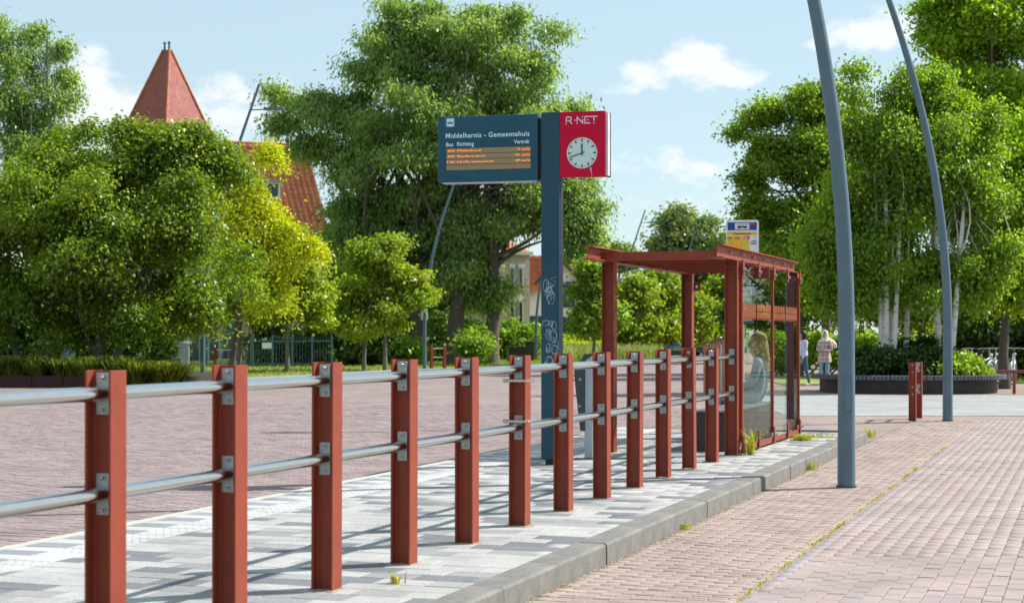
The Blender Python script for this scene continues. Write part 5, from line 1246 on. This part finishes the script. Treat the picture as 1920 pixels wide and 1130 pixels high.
# ------------------------------------------------------------------ cars
RUB = mat('tyre_rubber', (.015, .015, .016), .85); CGL = mat('car_glass', (.02, .035, .045), .05, var=.05)
TAIL = mat('tail_light', (.35, .01, .01), .25); PLATE = mat('yellow_plate', (.65, .40, .01), .5)
def car(label, loc, rz, col, suv=1.0, name='parked_car'):
    t = thing(name, label, 'car', loc, rz, 'parked cars')
    pm_ = mat('car_paint_%02d' % len(MATS), col, .25, var=.03, scale=1, coat=.6)
    # stations along length (y): half width bottom/top, z heights
    st_ = [(-2.0, .70, .40, .75), (-1.95, .82, .28, .92), (-1.2, .86, .22, .98), (.2, .86, .22, .98), (1.1, .85, .22, .95), (1.75, .80, .24, .84), (2.02, .66, .34, .66)]
    m = MB(); n = 8; vs_ = []
    for (y, hw_, z0, z1) in st_:
        z1 *= suv
        vs_ += [(-hw_ * .92, y, z0), (hw_ * .92, y, z0), (hw_, y, z0 + .12), (hw_ * 1.0, y, (z0 + z1) / 2 + .05), (hw_ * .93, y, z1), (-hw_ * .93, y, z1), (-hw_ * 1.0, y, (z0 + z1) / 2 + .05), (-hw_, y, z0 + .12)]
    fs_ = [tuple(range(n)), tuple(reversed(range(len(vs_) - n, len(vs_))))]
    for i in range(len(st_) - 1):
        for j in range(n): fs_.append((i * n + j, i * n + (j + 1) % n, (i + 1) * n + (j + 1) % n, (i + 1) * n + j))
    m.smooth = True; m.add(vs_, fs_); m.build('body', pm_, t)
    zr_ = 1.47 * suv; zb_ = .93 * suv
    m = MB(); m.smooth = True
    lo = [(-.78, -1.85), (.78, -1.85), (.80, -.2), (.78, 1.05), (-.78, 1.05), (-.80, -.2)]; hi = [(-.62, -1.55), (.62, -1.55), (.63, -.4), (.60, .30), (-.60, .30), (-.63, -.4)]
    vs_ = [(a, b, zb_) for a, b in lo] + [(a, b, zr_ - .07) for a, b in hi] + [(a * .9, b * .93 - .02, zr_) for a, b in hi]
    fs_ = [(i, (i + 1) % 6, 6 + (i + 1) % 6, 6 + i) for i in range(6)] + [(6 + i, 6 + (i + 1) % 6, 12 + (i + 1) % 6, 12 + i) for i in range(6)] + [tuple(range(12, 18))]
    m.add(vs_, fs_); cab = m.build('cabin', pm_, t)
    def pane(nm, p):   # slightly proud quad inset from the cabin side
        c_ = sum((Vector(q) for q in p), Vector()) / 4; nn = (Vector(p[1]) - Vector(p[0])).cross(Vector(p[3]) - Vector(p[0])).normalized()
        if nn.dot(c_ - Vector((0, -.3, 1.1))) < 0: nn = -nn
        pp = [c_ + (Vector(q) - c_) * .86 + nn * .012 for q in p]; b = MB(); b.add(pp + [q - nn * .02 for q in pp], [(0, 1, 2, 3), (7, 6, 5, 4), (0, 4, 5, 1), (1, 5, 6, 2), (2, 6, 7, 3), (3, 7, 4, 0)]); b.build(nm, CGL, cab)
    L_ = [(a, b, zb_) for a, b in lo]; H_ = [(a, b, zr_ - .07) for a, b in hi]
    pane('rear_window', [L_[0], L_[1], H_[1], H_[0]]); pane('windscreen', [L_[3], L_[4], H_[4], H_[3]])
    for (i, j) in ((1, 2), (2, 3), (4, 5), (5, 0)): pane('side_window', [L_[i], L_[j], H_[j], H_[i]])
    for sx in (-1, 1):
        for y in (-1.25, 1.28):
            m = MB(); m.tube([(sx * .66, y, .31), (sx * .87, y, .31)], .31, 18); wl = m.build('wheel', RUB, t); m = MB(); m.tube([(sx * .865, y, .31), (sx * .885, y, .31)], .20, 14); m.build('rim', ZINC, wl)
        m = MB(); m.bbox((sx * .70, -1.96, .80 * suv), (.18, .08, .26), .02); m.build('tail_light', TAIL, t)
        m = MB(); m.bbox((sx * .60, 1.90, .66), (.26, .12, .14), .02); m.build('headlight', LGREY, t)
        m = MB(); m.bbox((sx * .92, .72, 1.0 * suv), (.16, .09, .12), .02); m.build('mirror', pm_, t)
    m = MB(); m.box((0, -2.005, .62), (.52, .02, .12)); m.build('number_plate', PLATE, t)
    m = MB(); m.bbox((0, -1.98, .42), (1.5, .1, .16), .02); m.build('bumper', DGREY, t)
    return t
p = at(1271, 0, 106); car('blue hatchback seen from behind on the lane through the shelter', (p.x, 106, 0), -.12, (.09, .30, .50), 1.06)
p = at(1345, 0, 118); car('dark blue car side-on behind the wooden cabinet', (p.x, 118, 0), -1.2, (.03, .06, .09), .95)
for (px, Y_, rz_, col, lab) in ((1655, 92, .9, (.35, .40, .42), 'silver car parked left of the birch stems'), (1690, 88, 1.0, (.55, .58, .60), 'pale car parked right behind the birch clump'), (1726, 100, .2, (.30, .36, .42), 'grey blue car parked between birch clump and second lamp post'), (1535, 104, 1.2, (.10, .25, .30), 'teal car parked behind the walker with the scarf')):
    p = at(px, 0, Y_); car(lab, (p.x, Y_, 0), rz_, col)
# ------------------------------------------------------------------ bicycles
def bike_src():
    t = thing('bicycle', 'bicycle', 'bicycle', (0, 0, 0), 0, 'bicycles parked by the dark hedge')
    for (x, nm) in ((-.53, 'wheel'), (.53, 'wheel')):
        m = MB(); ring = [(x + .33 * math.cos(a), 0, .34 + .33 * math.sin(a)) for a in np.linspace(0, 2 * math.pi, 29)]; m.tube(ring, .02, 6, cap=False); w_ = m.build(nm, RUB, t)
        m = MB(); ring = [(x + .30 * math.cos(a), 0, .34 + .30 * math.sin(a)) for a in np.linspace(0, 2 * math.pi, 29)]; m.tube(ring, .012, 6, cap=False)
        for a in np.linspace(0, math.pi, 9)[:-1]: m.tube([(x - .3 * math.cos(a), 0, .34 - .3 * math.sin(a)), (x + .3 * math.cos(a), 0, .34 + .3 * math.sin(a))], .0025, 3)
        m.build('rim', ZINC, w_)
        m = MB(); arc = [(x + .37 * math.cos(a), 0, .34 + .37 * math.sin(a)) for a in np.linspace(.2, 2.9, 14)]; m.tube(arc, .028, 6); m.build('mudguard', mat('bike_silver', (.5, .52, .53), .3, metal=.5), t)
    S_, H_, B_, R_ = (-.18, 0, .92), (.40, 0, .95), (-.02, 0, .30), (-.53, 0, .34)
    m = MB()
    for a, b in ((B_, S_), (B_, (.42, 0, .72)), (S_, R_), (B_, R_), (H_, (.53, 0, .34)), ((-.12, 0, .68), (.41, 0, .80))): m.tube([a, b], .018, 8)
    m.build('frame', MATS['bike_silver'], t)
    m = MB(); m.tube([H_, (.38, 0, 1.06)], .014, 6).tube([(.22, -.30, 1.06), (.36, -.2, 1.08), (.40, 0, 1.08), (.36, .2, 1.08), (.22, .30, 1.06)], .014, 6); m.build('handlebar', STEEL, t)
    m = MB(); m.prism([(-.34, -.09), (-.34, .09), (-.2, .06), (-.04, .02), (-.04, -.02), (-.2, -.06)], 'z', .96, 1.02); m.build('saddle', BLACK, t)
    m = MB(); m.bbox((-.52, 0, .76), (.42, .13, .02), .004); m.tube([(-.53, .06, .34), (-.6, .06, .75)], .008, 5).tube([(-.53, -.06, .34), (-.6, -.06, .75)], .008, 5); m.build('carrier', STEEL, t)
    m = MB(); m.tube([(-.02, -.05, .30), (.1, -.06, .18)], .012, 6).tube([(-.02, .05, .30), (-.14, .06, .42)], .012, 6); m.build('crank', STEEL, t)
    m = MB(); m.bbox((.52, 0, .90), (.06, .08, .07), .01); m.build('headlamp', WHITE, t)
    return t
bk0 = bike_src()
for q, (px, Y_, rz_, lab) in enumerate([(1800, 50.5, .25, 'leftmost silver bicycle right of the second lamp post'), (1845, 50.0, .9, 'silver bicycle with handlebar turned towards the planter end'), (1862, 51.0, 1.1, 'bicycle just left of the straight brown tree trunk'), (1900, 51.0, 1.2, 'bicycle half hidden by the straight brown tree trunk')]):
    o_ = bk0 if q == 0 else copy_tree(bk0); p = at(px, 0, Y_); o_.location = (p.x, Y_, .0); o_.rotation_euler = (0, 0, rz_); o_['label'] = lab

# ------------------------------------------------------------------ people
def person(label, loc, rz, J, bones, mats, extras=(), scale=1.0):
    """J: joint -> ((x,y,z), radius or (rx,ry)); bones: (a, b, material index); facing -y locally"""
    t = thing('person', label, 'person', loc, rz); names = list(J); me = bpy.data.meshes.new('body_skeleton')
    me.from_pydata([J[n][0] for n in names], [(names.index(a), names.index(b)) for a, b, _ in bones], [])
    ob = bpy.data.objects.new('body_skeleton', me); C.objects.link(ob)
    sk = ob.modifiers.new('skin', 'SKIN'); ss = ob.modifiers.new('sub', 'SUBSURF'); ss.levels = 2; ss.render_levels = 2; sk.use_smooth_shade = True
    for i, n in enumerate(names):
        r_ = J[n][1]; r_ = r_ if isinstance(r_, tuple) else (r_, r_); me.skin_vertices[0].data[i].radius = r_
    me.skin_vertices[0].data[names.index('pelvis')].use_root = True
    dg = bpy.context.evaluated_depsgraph_get(); dg.update(); bd = bpy.data.meshes.new_from_object(ob.evaluated_get(dg)); bpy.data.objects.remove(ob)
    bd.materials.clear()
    for m_ in mats: bd.materials.append(m_)
    segs = [(Vector(J[a][0]), Vector(J[b][0]), mi) for a, b, mi in bones]
    for pl_ in bd.polygons:
        c_ = pl_.center; best = 9; mi_ = 0
        for a, b, mi in segs:
            d = b - a; f = max(0, min(1, (c_ - a).dot(d) / max(d.length_squared, 1e-9))); ds = (c_ - a - d * f).length
            if ds < best: best, mi_ = ds, mi
        pl_.material_index = mi_; pl_.use_smooth = True
    inst('body', bd, t)
    return t
SKIN = mat('skin', (.42, .24, .16), .6, var=.06); JEAN = mat('blue_denim', (.045, .14, .23), .85, var=.15, scale=20); LJEAN = mat('light_denim', (.26, .42, .52), .85, var=.2, scale=14)
HOOD = mat('pale_lilac_sweater', (.58, .64, .80), .9, var=.06); SHOE = mat('white_shoe', (.6, .6, .6), .7); HAIRD = mat('dark_brown_hair', (.018, .010, .009), .5, var=.2, scale=30)
HAIRB = mat('blonde_hair', (.38, .26, .12), .5, var=.25, scale=30); SCARF = mat('cream_scarf', (.74, .73, .66), .9, var=.08)
PLAID = bpy.data.materials.new('plaid_shirt'); PLAID.use_nodes = True
k_ = NT(PLAID.node_tree); p_ = k_.n['Principled BSDF']; t_ = k_.new('ShaderNodeTexCoord'); sp_ = k_.new('ShaderNodeSeparateXYZ'); k_.link(t_.outputs['Object'], sp_.inputs[0])
sx_ = k_.m('GREATER_THAN', k_.m('SINE', k_.m('MULTIPLY', sp_.outputs[0], 55)), .35); sz_ = k_.m('GREATER_THAN', k_.m('SINE', k_.m('MULTIPLY', sp_.outputs[2], 50)), .35)
k_.link(k_.mix(k_.m('MULTIPLY', k_.m('ADD', sx_, sz_), .5), (.60, .52, .48), (.34, .24, .24)), p_.inputs['Base Color']); p_.inputs['Roughness'].default_value = .9
def walker(h=1.0, step=.22, armswing=.12, elbow_bend=False):
    J = {'pelvis': ((0, 0, .90), (.145, .10)), 'belly': ((0, 0, 1.04), (.135, .095)), 'chest': ((0, .01, 1.24), (.165, .11)), 'neck': ((0, .01, 1.375), (.055, .055)), 'jaw': ((0, -.015, 1.44), (.062, .068)), 'head': ((0, -.005, 1.53), (.078, .095)), 'crown': ((0, .01, 1.60), (.055, .065)), 'nose': ((0, -.095, 1.50), .014)}
    B = [('pelvis', 'belly', 0), ('belly', 'chest', 0), ('chest', 'neck', 0), ('neck', 'jaw', 2), ('jaw', 'head', 2), ('head', 'crown', 2), ('head', 'nose', 2)]
    for s_, y in ((-1, -step), (1, step)):
        q = 'L' if s_ < 0 else 'R'
        J['hip' + q] = ((s_ * .085, y * .12, .83), .095); J['knee' + q] = ((s_ * .09, y * .55 - .03, .47), .062); J['ank' + q] = ((s_ * .09, y, .10), .042); J['heel' + q] = ((s_ * .09, y + .03, .045), .038); J['toe' + q] = ((s_ * .10, y - .16, .035), .034)
        B += [('pelvis', 'hip' + q, 1), ('hip' + q, 'knee' + q, 1), ('knee' + q, 'ank' + q, 1), ('ank' + q, 'heel' + q, 3), ('heel' + q, 'toe' + q, 3)]
        J['sho' + q] = ((s_ * .175, .01, 1.31), .062); B.append(('chest', 'sho' + q, 0))
        if elbow_bend: J['elb' + q] = ((s_ * .22, .02, 1.06), .05); J['wri' + q] = ((s_ * .09, -.20, 1.04), .036); J['hand' + q] = ((s_ * .03, -.23, 1.06), .036)
        else: J['elb' + q] = ((s_ * .21, -y * .3, 1.05), .048); J['wri' + q] = ((s_ * .22, -y * .75 - .04, .83), .034); J['hand' + q] = ((s_ * .215, -y * .9 - .05, .75), .032)
        B += [('sho' + q, 'elb' + q, 0), ('elb' + q, 'wri' + q, 0), ('wri' + q, 'hand' + q, 2)]
        for f_ in range(4):
            nm = 'f%d%s' % (f_, q); hx, hy_, hz_ = J['hand' + q][0]; J[nm] = ((hx + (f_ - 1.5) * .010 * s_, hy_ - .015 + (f_ - 1.5) * .014, hz_ - (.075 + .006 * (f_ in (1, 2)))), .009); B.append(('hand' + q, nm, 2))
        hx, hy_, hz_ = J['hand' + q][0]; J['th' + q] = ((hx - s_ * .01, hy_ - .05, hz_ - .03), .010); B.append(('hand' + q, 'th' + q, 2))
    return J, B
def blob(name, pts, rads, mt, parent, n=12):
    m = MB(); m.tube(pts, rads, n); o_ = m.build(name, mt, parent); return o_
J, B = walker(step=.20)
w1 = person('dark-haired walker in pale lilac sweater and blue jeans left of the planter', gl(1504, 723), -1.0, J, B, [HOOD, JEAN, SKIN, SHOE]); w1.scale = (.97, .97, .97)
blob('hair', [(0, .03, 1.66), (0, .035, 1.63), (0, .035, 1.54), (.0, .05, 1.44), (.02, .075, 1.36), (.02, .07, 1.33)], [.03, .085, .108, .105, .075, .02], HAIRD, w1)
blob('sweater_hem', [(0, .0, .90), (0, 0, .95), (0, 0, 1.05)], [.165, .172, .16], HOOD, w1, 14)
J, B = walker(step=.06, elbow_bend=True)
w2 = person('walker in cream headscarf and plaid shirt holding something, left of the planter', gl(1546, 722), -.6, J, B, [PLAID, LJEAN, SKIN, SHOE]); w2.scale = (.97, .97, .97)
blob('headscarf', [(0, .02, 1.67), (0, .02, 1.64), (0, .022, 1.55), (0, .02, 1.45), (0, .02, 1.38), (0, .02, 1.33)], [.03, .088, .108, .098, .11, .14], SCARF, w2)
blob('scarf_tail', [(.04, .06, 1.40), (.14, .16, 1.32), (.22, .22, 1.22), (.27, .24, 1.13)], [.07, .085, .08, .03], SCARF, w2, 8)
blob('shirt_tail', [(0, 0, .70), (0, 0, .78), (0, 0, .95), (0, 0, 1.08)], [.20, .205, .175, .15], PLAID, w2, 14)
# seated passengers, backs to the glass
def seated(lean=.03):
    J = {'pelvis': ((0, .02, .50), (.15, .12)), 'belly': ((0, .05, .64), (.145, .105)), 'chest': ((0, .05, .86), (.175, .115)), 'neck': ((0, .03, 1.02), (.055, .055)), 'jaw': ((0, -.01, 1.09), (.06, .066)), 'head': ((0, 0, 1.18), (.078, .095)), 'crown': ((0, .015, 1.25), (.055, .065)), 'nose': ((0, -.09, 1.15), .014)}
    B = [('pelvis', 'belly', 0), ('belly', 'chest', 0), ('chest', 'neck', 0), ('neck', 'jaw', 2), ('jaw', 'head', 2), ('head', 'crown', 2), ('head', 'nose', 2)]
    for s_ in (-1, 1):
        q = 'L' if s_ < 0 else 'R'
        J['hip' + q] = ((s_ * .09, -.05, .49), .095); J['knee' + q] = ((s_ * .12, -.44, .53), .068); J['ank' + q] = ((s_ * .11, -.46, .10), .045); J['toe' + q] = ((s_ * .12, -.64, .04), .036)
        J['sho' + q] = ((s_ * .185, .04, .94), .065); J['elb' + q] = ((s_ * .24, -.02, .70), .052); J['wri' + q] = ((s_ * .13, -.24, .62), .038); J['hand' + q] = ((s_ * .08, -.30, .62), .036)
        B += [('pelvis', 'hip' + q, 1), ('hip' + q, 'knee' + q, 1), ('knee' + q, 'ank' + q, 1), ('ank' + q, 'toe' + q, 3), ('chest', 'sho' + q, 0), ('sho' + q, 'elb' + q, 0), ('elb' + q, 'wri' + q, 0), ('wri' + q, 'hand' + q, 2)]
        for f_ in range(4):
            nm = 'f%d%s' % (f_, q); J[nm] = ((s_ * (.05 - .012 * f_), -.37 + .008 * abs(f_ - 1), .61 - .01 * f_), .009); B.append(('hand' + q, nm, 2))
        J['th' + q] = ((s_ * .03, -.31, .65), .010); B.append(('hand' + q, 'th' + q, 2))
    return J, B
DJ = mat('denim_jacket', (.16, .31, .42), .85, var=.25, scale=9)
J, B = seated(); rzS = ANG - math.pi / 2 + .15
p1 = person('seated passenger in blue denim jacket with blonde hair behind the glass wall', W(-.27, post_pos(13) + 2.78, PZ), rzS, J, B, [DJ, LJEAN, SKIN, SHOE]); p1.scale = (1.05, 1.05, 1.05)
blob('hair', [(0, .04, 1.31), (0, .04, 1.28), (0, .045, 1.19), (0, .07, 1.08), (.02, .12, .96), (.03, .14, .84)], [.03, .085, .107, .10, .065, .02], HAIRB, p1)
J, B = seated()
p2 = person('second seated passenger in dark blue jacket farther inside the shelter', W(-.36, post_pos(13) + 3.42, PZ), rzS - .2, J, B, [mat('navy_jacket', (.05, .10, .16), .85, var=.15), JEAN, SKIN, SHOE]); p2.scale = (.98, .98, .98)
blob('hair', [(0, .03, 1.30), (0, .035, 1.27), (0, .035, 1.18), (0, .05, 1.11)], [.03, .083, .10, .05], mat('grey_hair', (.25, .24, .22), .6), p2)
